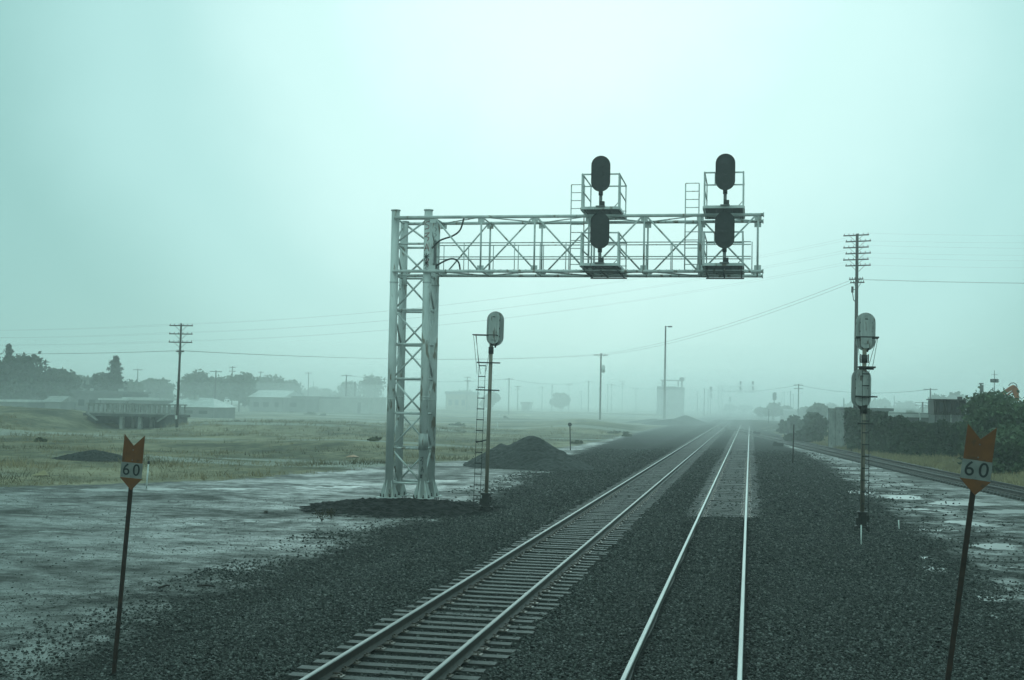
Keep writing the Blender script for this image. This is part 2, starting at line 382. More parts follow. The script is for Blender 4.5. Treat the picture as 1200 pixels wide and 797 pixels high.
zb = np.maximum(zb, .62 * np.exp(-((((xr + 12.5) / 4.0) ** 2 + ((yr - 44.8) / 4.8) ** 2)) ** 3))
sdr = np.abs(xr - spur_x(yr)); zb *= 1 - .8 * np.exp(-(sdr / 3.2) ** 2) * sstep(2.2, 4.0, xr) * sstep(30, 50, yr) * (1 - sstep(150, 172, yr))
ge = np.interp(yr, GE_Y, GE_X)
zg = sstep(-2.5, 2.5, ge - xr)
bk = xr - spur_x(yr); zg = np.maximum(zg, sstep(2.4, 4.5, bk) * sstep(30, 60, yr) * (1 - .6 * sstep(150, 200, yr)) * (1 - .5 * sstep(0, 1, -xr)))
zg[(xr > -11) & (xr < 0)] = 0
puddle = .85 * sstep(3.6, 5.2, xr) * (1 - sstep(-3.4, -2.2, xr - spur_x(yr))) * sstep(14, 22, yr) * (1 - sstep(75, 110, yr))
for (px, py, rx, ry) in ((1092, 668, .6, 1.2), (1085, 655, .5, .7), (1150, 700, .9, 1.2), (1165, 722, .7, .9), (1165, 640, 1.2, 1.5), (1130, 612, 1.4, 2.0), (1180, 598, 2.2, 2.0), (1060, 583, 1.5, 3), (1010, 577, 1.2, 4), (1130, 590, 2.5, 2.5), (1060, 548, 1.2, 8)):
    q_ = G(px, py, .15); puddle = np.maximum(puddle, 1.28 * np.exp(-(((xr - q_.x) / rx) ** 2 + ((yr - q_.y) / ry) ** 2)))
puddle = np.maximum(puddle, .75 * sstep(2.5, 4.5, xr) * sstep(100, 130, yr) * (1 - sstep(230, 300, yr)) * (xr < 40))
for (x0, y0, x1, y1, wd, v_) in ((-60, 43, -28, 47.5, 1.6, .98), (-28, 47.5, -17, 55, 1.5, 1.05), (-17, 55, -11.5, 72, 1.6, 1.0), (-24, 30, -14, 41, 3.0, .86), (-15, 62, -13.6, 96, .6, .92), (-14.2, 96, -14, 200, .5, .9), (-20, 22, -13, 33, 3.0, .84)):
    ax, ay = x1 - x0, y1 - y0; tt = np.clip(((xr - x0) * ax + (yr - y0) * ay) / (ax * ax + ay * ay), 0, 1)
    dd = np.hypot(xr - x0 - ax * tt, yr - y0 - ay * tt); puddle = np.maximum(puddle, v_ * np.exp(-(dd / wd) ** 2 * .5))
t1 = np.abs(xr + 4.85); t2 = np.abs(xr + .85)
dust = (1 - sstep(1.0, 1.35, t2)) * sstep(42.7, 43.6, yr) * .8
dust = np.maximum(dust, (1 - sstep(1.2, 1.5, t1)) * sstep(33, 70, yr) * .6)
ca = ground.data.color_attributes.new('zones', 'FLOAT_COLOR', 'POINT')
ca.data.foreach_set('color', np.stack([zb, zg, puddle, dust], 1).astype(np.float32).ravel())

# ---------------------------------------------------------------- railway tracks
TIE_TOP, HEAD = .27, .45
def rail_mesh(path, name, parent, dz=0.0, topm='rail_top'):
    # I-section swept along a path of (x, y)
    prof = [(-.072, 0), (-.072, .012), (-.02, .032), (-.010, .05), (-.010, .13), (-.036, .142), (-.036, .168), (-.026, .180),
            (.026, .180), (.036, .168), (.036, .142), (.010, .13), (.010, .05), (.02, .032), (.072, .012), (.072, 0)]
    n = len(prof); b = MB(); P = [Vector((x, y, 0)) for x, y in path]; vs = []
    for i, p in enumerate(P):
        t = (P[min(i + 1, len(P) - 1)] - P[max(i - 1, 0)]).normalized(); s = Vector((t.y, -t.x, 0))
        for a, h in prof: vs.append(p + s * a + Vector((0, 0, TIE_TOP + h + dz)))
    for k in range(n):
        fs = [(i * n + k, (i + 1) * n + k, (i + 1) * n + (k + 1) % n, i * n + (k + 1) % n) for i in range(len(P) - 1)]
        nv = len(b.v)
        if k == 0: b.v += [tuple(v) for v in vs]; nv = 0
        else: nv = 0
        for f in fs: b.f.append(list(f)); b.m.append(1 if k in (6, 7, 8) else 0); b.sm.append(False)
    b.f.append(list(range(n))); b.m.append(0); b.sm.append(False)
    b.f.append([(len(P) - 1) * n + q for q in range(n)]); b.m.append(0); b.sm.append(False)
    return b.build(name, [M['rail_side'], M[topm]], parent)
def tie_geo(b, x, y, ang, L=2.6, top=TIE_TOP, plates=True, rail=.7525):
    Mx = Matrix.Rotation(ang, 4, 'Z')
    b.box(Vector((x, y, top - .09)), (L, .215, .18), M=Mx, mi=0)
    if plates:
        for s in (-1, 1):
            c = Vector((x, y, top)) + Mx @ Vector((s * rail, 0, .006)); b.box(c, (.34, .17, .016), M=Mx, mi=1)
            for q in (-.12, .12):
                for w in (-.05, .05):
                    b.box(Vector((x, y, top)) + Mx @ Vector((s * rail + q, w, .022)), (.028, .022, .03), M=Mx, mi=1)
            # rail anchors gripping the foot
            b.box(Vector((x, y, top)) + Mx @ Vector((s * rail, .115, .012)), (.19, .02, .035), M=Mx, mi=1)
def track(name, label, cx, y0, y1, tie0, spacing=.50, top=TIE_TOP, dz=0.0):
    t = empty(name, (cx, 0, 0), label, 'railway track', 'railway tracks')
    for s in (-1, 1):
        rail_mesh([(s * .7525, y) for y in np.concatenate([np.arange(y0, 100, 6.0), geo(100, y1, 12, 1.2)])], 'rail', t, dz, 'rail_top2' if cx < -2 else 'rail_top')
    n_ind = 100; ms = []
    for k in range(5):
        b = MB(); tie_geo(b, 0, 0, 0, top=top, L=2.6 + .05 * (k - 2)); ms.append(b)
    protos = []
    for k in range(n_ind):
        y = tie0 + k * spacing + random.uniform(-.035, .035)
        if k < 5:
            o = ms[k].build('tie', [M['tie'], M['tie_plate']], t); protos.append(o)
        else:
            o = random.choice(protos).copy(); COL.objects.link(o); o.parent = t
        o.location = (random.uniform(-.05, .05), y, random.uniform(-.008, .008)); o.rotation_euler = (0, 0, random.uniform(-.02, .02))
    b = MB(); y = tie0 + n_ind * spacing
    while y < 260: tie_geo(b, random.uniform(-.05, .05), y, random.uniform(-.015, .015), plates=False, top=top + random.uniform(-.008, .008)); y += spacing
    o = b.build('distant_ties', [M['tie'], M['tie_plate']], t); tag(o, kind='stuff')
    return t
trk1 = track('railway_track', 'left of the two main lines, its wooden ties exposed in the foreground', -4.85, 8.2, 1300, 8.5)
trk2 = track('railway_track', 'bright-railed main line right of the pair, its ties buried under ballast close to the camera', -.85, 8.2, 1300, 43.3, top=TIE_TOP - .002)
sp = empty('railway_track', (0, 0, 0), 'rusty spur track slanting in from the right edge and crossing the main lines far off', 'railway track', 'railway tracks')
for s in (-1, 1):
    pts = []
    for y in list(np.arange(40, 216, 4.0)):
        x = float(spur_x(y)); dx = float(spur_x(y + .5) - spur_x(y - .5)); t = Vector((dx, 1, 0)).normalized()
        pts.append((x + s * .7525 * t.y, y - s * .7525 * t.x))
    o = rail_mesh(pts, 'rail', sp, -.004, 'rail_side')
tp = None
yy = 56.0; tk = 0; sb_ = MB()
while yy < 176:
    x = float(spur_x(yy)); dx = float(spur_x(yy + .5) - spur_x(yy - .5)); a = -math.atan(dx)
    if tk < 100:
        if tp is None:
            b = MB(); tie_geo(b, 0, 0, 0, top=.262); tp = o = b.build('tie', [M['tie'], M['tie_plate']], sp)
        else: o = tp.copy(); COL.objects.link(o); o.parent = sp
        o.location = (x, yy, 0); o.rotation_euler = (0, 0, a)
    else: tie_geo(sb_, x, yy, a, top=.262, plates=False)
    yy += .52; tk += 1
tag(sb_.build('distant_ties', [M['tie'], M['tie_plate']], sp), kind='stuff')

# ---------------------------------------------------------------- loose stones (ballast) and grass
def stones(name, pts, rad, parent=None):
    n = len(pts)
    base = np.array([[-1, -1, -.7], [1, -1, -.7], [1, 1, -.7], [-1, 1, -.7], [-.7, -.7, .8], [.7, -.7, .8], [.7, .7, .8], [-.7, .7, .8]]) * .75
    q = np.array([[0, 3, 2, 1], [4, 5, 6, 7], [0, 1, 5, 4], [1, 2, 6, 5], [2, 3, 7, 6], [3, 0, 4, 7]])
    V = base[None] * (1 + rng.uniform(-.38, .38, (n, 8, 3)))
    sc = rad[:, None, None] * np.stack([rng.uniform(.7, 1.35, n), rng.uniform(.7, 1.35, n), rng.uniform(.55, .95, n)], 1)[:, None, :]
    V = V * sc
    A = rng.uniform(0, 2 * np.pi, n); c, s = np.cos(A), np.sin(A)
    B = rng.normal(0, .45, n); cb, sb = np.cos(B), np.sin(B)
    x = V[..., 0]; y = V[..., 1] * cb[:, None] - V[..., 2] * sb[:, None]; z = V[..., 1] * sb[:, None] + V[..., 2] * cb[:, None]
    V = np.stack([x * c[:, None] - y * s[:, None], x * s[:, None] + y * c[:, None], z], -1) + pts[:, None, :]
    Fq = (q[None] + (np.arange(n) * 8)[:, None, None]).reshape(-1, 4)
    return np_mesh(name, V.reshape(-1, 3), Fq, M['stone'], parent)
P = []; RR = []
for (x0, x1, y0, y1, dens, r0, r1) in [(-12, 6.8, 12.8, 20, 520, .014, .029), (-12.5, 8, 20, 30, 360, .016, .032), (-13, 8, 30, 45, 170, .019, .038), (-13, 9, 45, 70, 45, .028, .052), (-13, 9, 70, 110, 12, .035, .06)]:
    n = int((x1 - x0) * (y1 - y0) * dens)
    x = rng.uniform(x0, x1, n); y = rng.uniform(y0, y1, n)
    bl = np.interp(y, BL_Y, BL_X); p = sstep(-5.5, .9, x - bl + 1.0 * wob(x, y, 1.3)) ** 2.6 * (1 - .96 * sstep(3.0, 6.8, x + .8 * wob(x, y, .8, 3)))
    t1 = np.abs(x + 4.85); t2 = np.abs(x + .85)
    p = np.where(t1 < 1.33, .22, p)                                     # few stones lie on the exposed ties
    p = np.where((t2 < 1.2) & (y > 43.0 + .5 * wob(x, y, .4)), .16, p)
    p = np.where(np.minimum(np.abs(t1 - .7525), np.abs(t2 - .7525)) < .085, 0, p)
    k = rng.random(n) < p; x, y = x[k], y[k]; r = rng.uniform(r0, r1, k.sum()) ** 1.0
    z = T(x, y) + r * .25 + np.where(rng.random(len(x)) < .25, r * .5, 0)
    P.append(np.stack([x, y, z], 1)); RR.append(r)
st = stones('ballast_stones', np.concatenate(P), np.concatenate(RR))
tag(st, 'dark crushed stone ballast spread around and between the tracks', 'ballast', kind='stuff')
# pebbles lying loose on the mud
n = 90000; y = 14 + 34 * rng.random(n) ** 1.3; x = -8 - rng.random(n) * (6 + y * .55)
bl = np.interp(y, BL_Y, BL_X); k = (x < bl + 1) & (rng.random(n) < np.exp(-(np.maximum(bl - x, 0)) / 4.0) + .30 * (wob(x, y, 1.7, 1) > .0))
x, y = x[k], y[k]; r = rng.uniform(.005, .013, len(x)) + .014 * (rng.random(len(x)) < .03)
tag(stones('pebbles', np.stack([x, y, T(x, y) + r * .3], 1), r), 'loose pebbles scattered over the muddy lot left of the tracks', 'pebbles', kind='stuff')

def tufts(name, pts, h, material, blades=7, spread=.12, lean=.45):
    n = len(pts); m = n * blades
    base = np.repeat(pts, blades, 0); hh = np.repeat(h, blades) * rng.uniform(.5, 1.15, m)
    base = base + np.stack([rng.normal(0, spread, m), rng.normal(0, spread, m), np.zeros(m)], 1)
    a = rng.uniform(0, 2 * np.pi, m); w = hh * rng.uniform(.05, .10, m)
    side = np.stack([np.cos(a), np.sin(a), np.zeros(m)], 1) * w[:, None]
    tip = base + np.stack([rng.normal(0, lean, m) * hh, rng.normal(0, lean, m) * hh, hh], 1)
    V = np.stack([base - side, base + side, tip], 1).reshape(-1, 3)
    return np_mesh(name, V, np.arange(m * 3).reshape(-1, 3), material)
n = 42000; y = 45 + (rng.random(n) ** 1.5) * 130; x = -14 - rng.random(n) * (18 + y * .62)
ge = np.interp(y, GE_Y, GE_X); k = (ge - x + 1.5 * wob(x, y, 2.0) > 0) & (rng.random(n) < .35 + .65 * (wob(x, y, 3.3) > -.1)); x, y = x[k], y[k]; k = (wob(x, y, 13, 2) > -.45) | (rng.random(len(x)) < .15); x, y = x[k], y[k]
k = ~((np.abs(x + 68.3) < 5.5) & (np.abs(y - 131) < 12)); x, y = x[k], y[k]
tag(tufts('grass', np.stack([x, y, T(x, y) - .02], 1), rng.uniform(.05, .15, len(x)) * (1 + .004 * y) * (1 + .9 * (rng.random(len(x)) < .12) + .9 * (wob(x, y, 2.1, 4) > .45)), M['grass_blade'], 6, .22), 'rough olive grass covering the open field left of the tracks', 'grass', kind='stuff')
n = 15000; y = 62 + rng.random(n) * 100; bkk = 2.6 + rng.random(n) ** 1.4 * 9; x = spur_x(y) + bkk
k = rng.random(n) < .4 + .6 * (wob(x, y, 1.7) > -.1); x, y = x[k], y[k]
tag(tufts('dry_grass', np.stack([x, y, T(x, y) - .02], 1), rng.uniform(.14, .42, len(x)), M['grass_dry'], 6, .16), 'straw coloured dry grass on the bank beyond the spur track', 'dry grass', kind='stuff')

# ---------------------------------------------------------------- cantilever signal gantry
def leg_surface(c, r, u, w):     # point on the camera-facing skin of an upright tube; u across, w up
    a = u / r; return Vector((c[0] + math.sin(a) * r, c[1] - math.cos(a) * r, w))
def make_gantry(loc, label, group):
    root = empty('signal_gantry', loc, label, 'signal gantry', group)
    D, Lg = 1.30, 1.35; WT, WB = 11.12, 8.98; END = 14.38; LR = .165; S = M['steel']
    legs = [(0, 0), (Lg, 0), (0, D), (Lg, D)]
    for i, (x, y) in enumerate(legs):
        b = MB(); top = 11.42 if y == 0 else 11.15
        b.tube([(x, y, .06), (x, y, top)], LR, 18); b.tube([(x, y, top), (x, y, top + .04)], LR + .03, 18)
        for w in (3.9, 4.0, 8.55): b.tube([(x, y, w), (x, y, w + .03)], LR + .02, 18)
        for k in range(6):                               # stiffener fins at the foot
            a = k * math.pi / 3 + .3; c, s = math.cos(a), math.sin(a)
            f = [(LR - .01, .05), (LR + .19, .05), (LR + .17, .2), (LR - .01, .75)]
            Mx = Matrix.Translation((x, y, 0)) @ Matrix.Rotation(a, 4, 'Z')
            b.prism(f, -.01, .01, M=Mx)
        lg = b.build('leg', S, root)
        p = MB(); p.box((x, y, .045), (.80, .80, .04))
        for k in range(8):
            a = k * math.pi / 4 + .4; q = (x + .33 * math.cos(a), y + .33 * math.sin(a))
            p.tube([(*q, -.10), (*q, .19)], .022, 6, 1); p.tube([(*q, .067), (*q, .11)], .042, 6, 1)
        p.build('base_plate', [M['steel'], M['iron']], lg)
        if (x, y) == (Lg, 0):                            # spray paint on the front leg facing the camera
            gr = MB(); c = (x, y)
            def glyph(strokes, w0, hgt, wid, mi, r=.012, dx=0.0):
                for st_ in strokes:
                    pts = []
                    for q in range(len(st_) - 1):
                        for tt in np.linspace(0, 1, 5)[(1 if q else 0):]:
                            uu = st_[q][0] + (st_[q + 1][0] - st_[q][0]) * tt; vv = st_[q][1] + (st_[q + 1][1] - st_[q][1]) * tt
                            pts.append(leg_surface(c, LR + .006, (uu - .5) * wid + dx, w0 + vv * hgt))
                    gr.tube(pts, r, 5, mi)
            SG = [[(.9, .95), (.3, .9), (.15, .65), (.8, .5), (.75, .2), (.1, .1)]]
            ZG = [[(.1, .85), (.9, .95), (.3, .5), (.85, .4), (.6, .0)], [(.0, .5), (.5, .6)]]
            AG = [[(.1, .1), (.5, .95), (.9, .05)], [(.2, .4), (.9, .45)]]
            XG = [[(.1, .1), (.9, .9)], [(.1, .9), (.9, .1)], [(.5, 1), (.5, 0)], [(.1, .5), (.9, .6)]]
            glyph(SG, 10.62, .36, .24, 0); glyph(ZG, 10.18, .36, .24, 0); glyph(AG, 9.76, .34, .24, 0)
            glyph(XG, 9.42, .28, .26, 1, .016); glyph(XG, 9.18, .26, .22, 1, .013); glyph(ZG, 9.16, .3, .2, 0, .01, .02)
            glyph(SG, 8.95, .22, .16, 1, .007)
            # black tags near the foot
            for (g_, w0, h_, w_, dx) in ((AG, 2.02, .15, .12, -.13), (SG, 2.02, .16, .10, 0), (XG, 2.02, .15, .12, .12), (ZG, 1.35, .34, .16, .0), (AG, 1.05, .26, .14, .03), (XG, .82, .18, .12, -.01)):
                glyph(g_, w0, h_, w_, 1, .010, dx)
            gr.build('graffiti', [M['red_paint'], M['black']], lg)
            bn = MB(); bn.tube([(x, y, 1.93), (x, y, 2.58)], LR + .022, 18); bn.build('painted_band', M['signal_back'], lg)
        if (x, y) == (Lg, D):
            gr = MB(); c = (x, y)
            for k in range(7):
                w0 = 9.3 + k * .24; gr.tube([leg_surface(c, LR + .005, -.05 + random.uniform(-.05, .05), w0), leg_surface(c, LR + .005, .06, w0 + .1), leg_surface(c, LR + .005, -.03, w0 + .17)], .009, 5)
            gr.build('graffiti', M['black'], lg)
    # lattice of the tower, one part for each face
    lv = [.62 + 1.37 * k for k in range(7)] ; lv = lv + [10.1, WT - .02]
    faces = [((0, 0), (Lg, 0), 0), ((0, D), (Lg, D), 1), ((0, 0), (0, D), 0), ((Lg, 0), (Lg, D), 1)]
    for (a, c, ph) in faces:
        b = MB(); A = Vector((*a, 0)); C = Vector((*c, 0)); d = (C - A).normalized(); A = A + d * .12; C = C - d * .12
        for w in lv: b.tube([A + Vector((0, 0, w)), C + Vector((0, 0, w))], .045, 8)
        for i in range(len(lv) - 1):
            lo, hi = lv[i] + .10, lv[i + 1] - .10
            p, q = (A, C) if (i + ph) % 2 else (C, A)
            b.tube([p + Vector((0, 0, lo)), q + Vector((0, 0, hi))], .040, 8)
        b.build('lattice_bracing', S, root)
    # arm: four chords, bracing of each side, gusset
    for y in (0, D):
        for w in (WT, WB):
            b = MB(); yy = y - (.19 if y == 0 else -.19) * 0
            x0 = -.0 if w == WT else .0
            b.tube([(x0, yy + (-.22 if y == 0 else .22), w), (END, yy + (-.22 if y == 0 else .22), w)], .062, 12)
            b.tube([(END, yy + (-.22 if y == 0 else .22), w), (END + .04, yy + (-.22 if y == 0 else .22), w)], .09, 12)
            b.build('chord', S, root)
    pn = [Lg + .25, 3.55, 5.68, 7.80, 9.93, 12.05, 14.2]
    for y, ph in ((-.22, 0), (D + .22, 1)):
        b = MB()
        for i, x in enumerate(pn):
            if i: b.tube([(x, y, WB), (x, y, WT)], .037, 8)
            if i < len(pn) - 1:
                a_, b_ = (WT, WB) if (i + ph) % 2 == 0 else (WB, WT)
                b.tube([(x + .06, y, a_), (pn[i + 1] - .06, y, b_)], .034, 8)
        for x in pn:
            for w, q in ((WB, .13), (WT, -.13)): b.box((x, y, w + q), (.26, .014, .2))
        b.build('truss_bracing', S, root)
    for w, off in ((WT, 0), (WB, 1)):
        b = MB()
        for i, x in enumerate(pn):
            b.tube([(x, -.2, w), (x, D + .2, w)], .03, 6)
            if i < len(pn) - 1:
                p, q = (-.2, D + .2) if (i + off) % 2 else (D + .2, -.2)
                b.tube([(x, p, w), (pn[i + 1], q, w)], .025, 6)
        b.build('truss_bracing', S, root)
    b = MB()
    b.box((7.6, D / 2, WB + .09), (12.4, .62, .035))
    for k in range(50): b.box((1.5 + k * .25, D / 2, WB + .12), (.02, .62, .03))
    b.build('walkway', M['grating'], root)
    b = MB()
    for y in (D / 2 - .40, D / 2 + .42):
        for w in (WB + .62, WB + 1.18): b.tube([(Lg + .2, y, w), (13.95, y, w)], .021, 6)
        for k in range(13): b.tube([(Lg + .4 + k * 1.02, y, WB + .03), (Lg + .4 + k * 1.02, y, WB + 1.18)], .019, 6)
    b.build('handrail', M['steel'], root)
    # junction box and cables at the head of the tower
    b = MB(); b.box((Lg + .28, .10, 9.75), (.09, .16, .95)); b.box((Lg + .30, .08, 9.22), (.16, .2, .2)); b.build('junction_box', M['steel_dark'], root, bevel=.01)
    def cable(p): 
        b = MB(); V_ = [Vector(q) for q in p]; pts = []
        for i in range(len(V_) - 1):
            p0 = V_[max(i - 1, 0)]; p1 = V_[i]; p2 = V_[i + 1]; p3 = V_[min(i + 2, len(V_) - 1)]
            for t in np.linspace(0, 1, 7)[(1 if i else 0):]:
                pts.append(.5 * ((2 * p1) + (p2 - p0) * t + (2 * p0 - 5 * p1 + 4 * p2 - p3) * t * t + (3 * p1 - p0 - 3 * p2 + p3) * t ** 3))
        b.tube(pts, .034, 8); b.build('cable', M['black'], root)
    cable([(Lg + .2, -.12, 9.9), (Lg + .55, -.2, 10.2), (Lg + 1.05, -.2, 10.38), (Lg + 1.35, -.2, 10.62), (Lg + 1.5, -.2, WT)])
    cable([(Lg + .3, -.1, 9.15), (Lg + .7, -.12, 9.38), (Lg + 1.05, -.15, 9.48), (Lg + 1.3, -.15, 9.34), (Lg + 1.38, -.15, WB)])
    # ladders
    for x in (6.98, 11.44):
        b = MB(); y = D / 2 - .1
        for s in (0, .52): b.tube([(x + s, y, WB + .1), (x + s, y, WT + 1.35)], .024, 6)
        for k in range(11): b.tube([(x, y, WB + .35 + k * .315), (x + .52, y, WB + .35 + k * .315)], .016, 6)
        b.build('ladder', M['steel'], root)
    # service cages with their signal heads
    for x0, x1, hx in ((7.62, 9.08, 8.36), (12.2, 13.68, 12.99)):
        for lev in (1, 0):
            w = WT + .13 if lev else WB + .13; f, r = -1.25, (D + .1 if lev else D + .55)
            hr = 1.30 if lev else 1.22
            cg = MB()
            cg.box(((x0 + x1) / 2, f, w + .02), (x1 - x0, .06, .10)); cg.box(((x0 + x1) / 2, r, w), (x1 - x0, .06, .10))
            for x in (x0, x1): cg.box((x, (f + r) / 2, w), (.06, r - f - .07, .10))
            cage = cg.build('service_cage', S, root)
            g = MB()
            for k in range(15): g.box(((x0 + x1) / 2, f + .12 + k * (r - f - .2) / 14, w + .02), (x1 - x0 - .08, .07, .03))
            for k in range(5): g.box((x0 + .15 + k * (x1 - x0 - .3) / 4, (f + r) / 2, w - .03), (.03, r - f - .1, .04))
            if not lev:
                for q in (f + .5, D + .5): g.box(((x0 + x1) / 2 + .02, q, w - .20), (x1 - x0, .05, .05))
                for q in (x0 + .1, (x0 + x1) / 2, x1 - .08): g.box((q, (f + D) / 2 + .5, w - .17), (.05, D - f, .05))
            g.build('grating', M['grating'], cage)
            rl = MB(); t = .028
            for x in (x0 + .03, x1 - .03):
                for y in (f + .02, f + .45, r - .03): rl.bar((x, y, w), (x, y, w + hr), .06 if y < f + .1 else .045)
                for q in (.02, -.62): rl.tube([(x, f, w + hr + q), (x, r - .02, w + hr + q)], t, 6)
            for y in ((f,) if lev else (f,)):
                for (a, c) in ((x0, x0 + .42), (x1 - .42, x1)):
                    rl.bar((a, y, w + hr), (c, y, w + hr), .05); rl.bar((a + .03, y, w + hr - .46), (c - .02, y, w + hr - .46), .04)
                    rl.bar((c if a == x0 else a, y, w + hr - .48), (c if a == x0 else a, y, w + hr), .04)
            rl.tube([(x0, r, w + hr), (x1, r, w + hr)], t, 6)
            rl.tube([(x0, r, w + .30), (x1, r, w + .30)], .018, 6); rl.tube([(x1 - .2, f, w + .05), (x1 - .05, f, w + .22)], .02, 6)
            rl.build('railing', S, cage)
            # signal head: oval background board, unlit lamps, neck, bracket box
            hz0 = (w + 1.30) if lev else (w + 1.28); hy = -1.36
            hd = MB(); a, hh = .36, .68
            def stad(a, hh): 
                P_ = [(a * math.cos(t), (hh - a) + a * math.sin(t)) for t in np.linspace(0, math.pi, 17)]
                return P_ + [(-x_, -z_) for x_, z_ in P_]
            Mx = Matrix.Translation((hx, hy, hz0)); hd.prism(stad(a, hh), 0, .02, M=Mx)
            hd.prism(stad(.2, .55), .02, .30, M=Mx)
            n = 34; o_ = stad(a, hh); i_ = stad(a - .022, hh - .022)
            vs = [Mx @ Vector((x, -.03, z)) for x, z in o_] + [Mx @ Vector((x, -.03, z)) for x, z in i_] + [Mx @ Vector((x, .0, z)) for x, z in o_] + [Mx @ Vector((x, -.001, z)) for x, z in i_]
            hd.add(vs, [(k, (k + 1) % n, n + (k + 1) % n, n + k) for k in range(n)] + [(k, 2 * n + k, 2 * n + (k + 1) % n, (k + 1) % n) for k in range(n)] + [(n + k, n + (k + 1) % n, 3 * n + (k + 1) % n, 3 * n + k) for k in range(n)])
            head = hd.build('signal_head', M['black'], root)
            for q in (.36, 0, -.36):
                ln = MB(); ln.tube([(hx, hy - .028, hz0 + q), (hx, hy - .004, hz0 + q)], .10, 20)
                ln.build('lamp', M['lens'], head)
            nk = MB(); nk.tube([(hx, hy + .12, hz0 - .66), (hx, hy + .12, hz0 - .80)], .085, 12, 1)
            nk.tube([(hx, hy + .12, hz0 - .80), (hx, hy + .12, w + .04)], .062, 12)
            nk.box((hx + .07, hy + .10, w + .16), (.16, .2, .2), mi=1); nk.box((hx, hy + .14, w + .07), (.34, .32, .05))
            nk.build('neck', [M['steel_dark'], M['black']], head)
    return root
g1z = Tz(-13.3, 48.7)
gantry = make_gantry((-13.98, 48.03, .12), 'large pale lattice cantilever gantry with four dark signal heads over both tracks', 'cantilever signal gantries')
gf = G(839, 487.5, 0); g2 = copy_tree(gantry); g2.location = (gf.x, 486, 0)
tag(g2, 'tiny faded cantilever gantry far down the tracks in the mist', 'signal gantry', 'cantilever signal gantries')

# ---------------------------------------------------------------- mast signals
def stad(a, hh, n=13):
    P_ = [(a * math.cos(t), (hh - a) + a * math.sin(t)) for t in np.linspace(0, math.pi, n)]
    return P_ + [(-x_, -z_) for x_, z_ in P_]
def mast_head(root, x, y, z, a=.33, hh=.64, name='signal_head'):
    Mx = Matrix.Translation((x, y, z))
    b = MB(); b.prism(stad(a, hh), .12, .14, M=Mx); hd = b.build(name, M['signal_back'], root)
    h = MB(); h.prism(stad(.19, hh - .07), -.13, .119, M=Mx)
    h.box((x, y - .15, z + .0), (.20, .03, .86)); h.bar((x - .05, y - .17, z + .42), (x + .05, y - .17, z + .42), .03, mi=1)
    for s in (-1, 1):
        for q in (-.30, 0, .30): h.box((x + s * .195, y - .06, z + q), (.02, .07, .06), mi=1)
        h.bar((x + s * .11, y - .10, z - .50), (x + s * .05, y - .04, z - .70), .05, mi=1)
    h.build('housing', [M['signal_back'], M['iron']], hd, bevel=.008)
    l = MB()
    for q in (.34, 0, -.34):
        l.tube([(x, y + .14, z + q), (x, y + .40, z + q)], .12, 14, cap=False); l.tube([(x, y + .141, z + q), (x, y + .16, z + q)], .10, 14)
    l.build('lamp_hood', M['black'], hd)
    return hd
def mast_base(root):
    b = MB(); b.box((0, 0, .40), (.27, .27, .42)); b.box((0, 0, .65), (.34, .34, .08)); b.box((.17, -.02, .46), (.10, .2, .2)); b.box((-.17, -.05, .38), (.08, .14, .22))
    for sx in (-1, 1):
        for sy in (-1, 1):
            b.bar((sx * .12, sy * .12, .25), (sx * .22, sy * .2, .02), .05); b.tube([(sx * .22, sy * .2, -.04), (sx * .22, sy * .2, .14)], .025, 6)
    b.box((0, 0, .19), (.46, .40, .04)); b.box((0, 0, -.03), (.56, .5, .10), mi=1)
    b.build('base', [M['iron'], M['concrete_dark']], root, bevel=.006)
def ladder_part(root, x0t, x0b, w, y, z0, z1, step, rail=.010):
    b = MB()
    for s in (0, w): b.tube([(x0b + s, y, z0), (x0t + s, y, z1)], rail, 6)
    n = int((z1 - z0 - .1) / step)
    for k in range(n + 1):
        z = z0 + .12 + k * step; t = (z - z0) / (z1 - z0); x = x0b + (x0t - x0b) * t
        b.box((x + w / 2, y, z), (w + .03, .035, .035))
    return b.build('ladder', M['iron'], root)
mz = Tz(-9.4, 44.9)
m1 = empty('mast_signal', (-9.4, 44.9, mz), 'single-headed mast signal with a side ladder standing between the gantry tower and the left track', 'mast signal', 'mast signals seen from behind', rot=(0, .012, 0))
mast_base(m1)
b = MB(); b.tube([(0, 0, .6), (0, 0, 6.35)], .068, 14); b.tube([(0, 0, 5.75), (0, 0, 6.0)], .095, 12, 1); b.build('pole', [M['mast_paint'], M['iron']], m1)
mast_head(m1, .10, .02, 6.68, .32, .64)
ladder_part(m1, -.42, -.46, .24, -.05, .05, 5.35, .395)
for z, xa, xb in ((5.42, -.50, .36), (4.42, -.50, .36)): b = MB(); b.box(((xa + xb) / 2, -.05, z), (xb - xa, .10, .045)); b.build('step_bracket', M['iron'], m1)
b = MB(); b.bar((-.44, -.05, 2.5), (0, 0, 2.62), .04); b.build('stay', M['iron'], m1)
b = MB(); zt = 6.42
for y in (-.38, .05): b.bar((-.62, y, zt), (.25, y, zt + .0), .035)
for x in (-.62, .25): b.bar((x, -.38, zt), (x, .05, zt), .035)
for p, q in (((-.6, -.35, zt), (-.48, -.05, 5.0)), ((-.6, .03, zt), (-.36, -.05, 5.0)), ((-.58, .03, zt), (-.44, -.05, 5.35)), ((0, -.1, zt - .3), (-.16, -.05, 5.1))): b.tube([p, q], .009, 5)
b.build('guard_rail', M['iron'], m1)

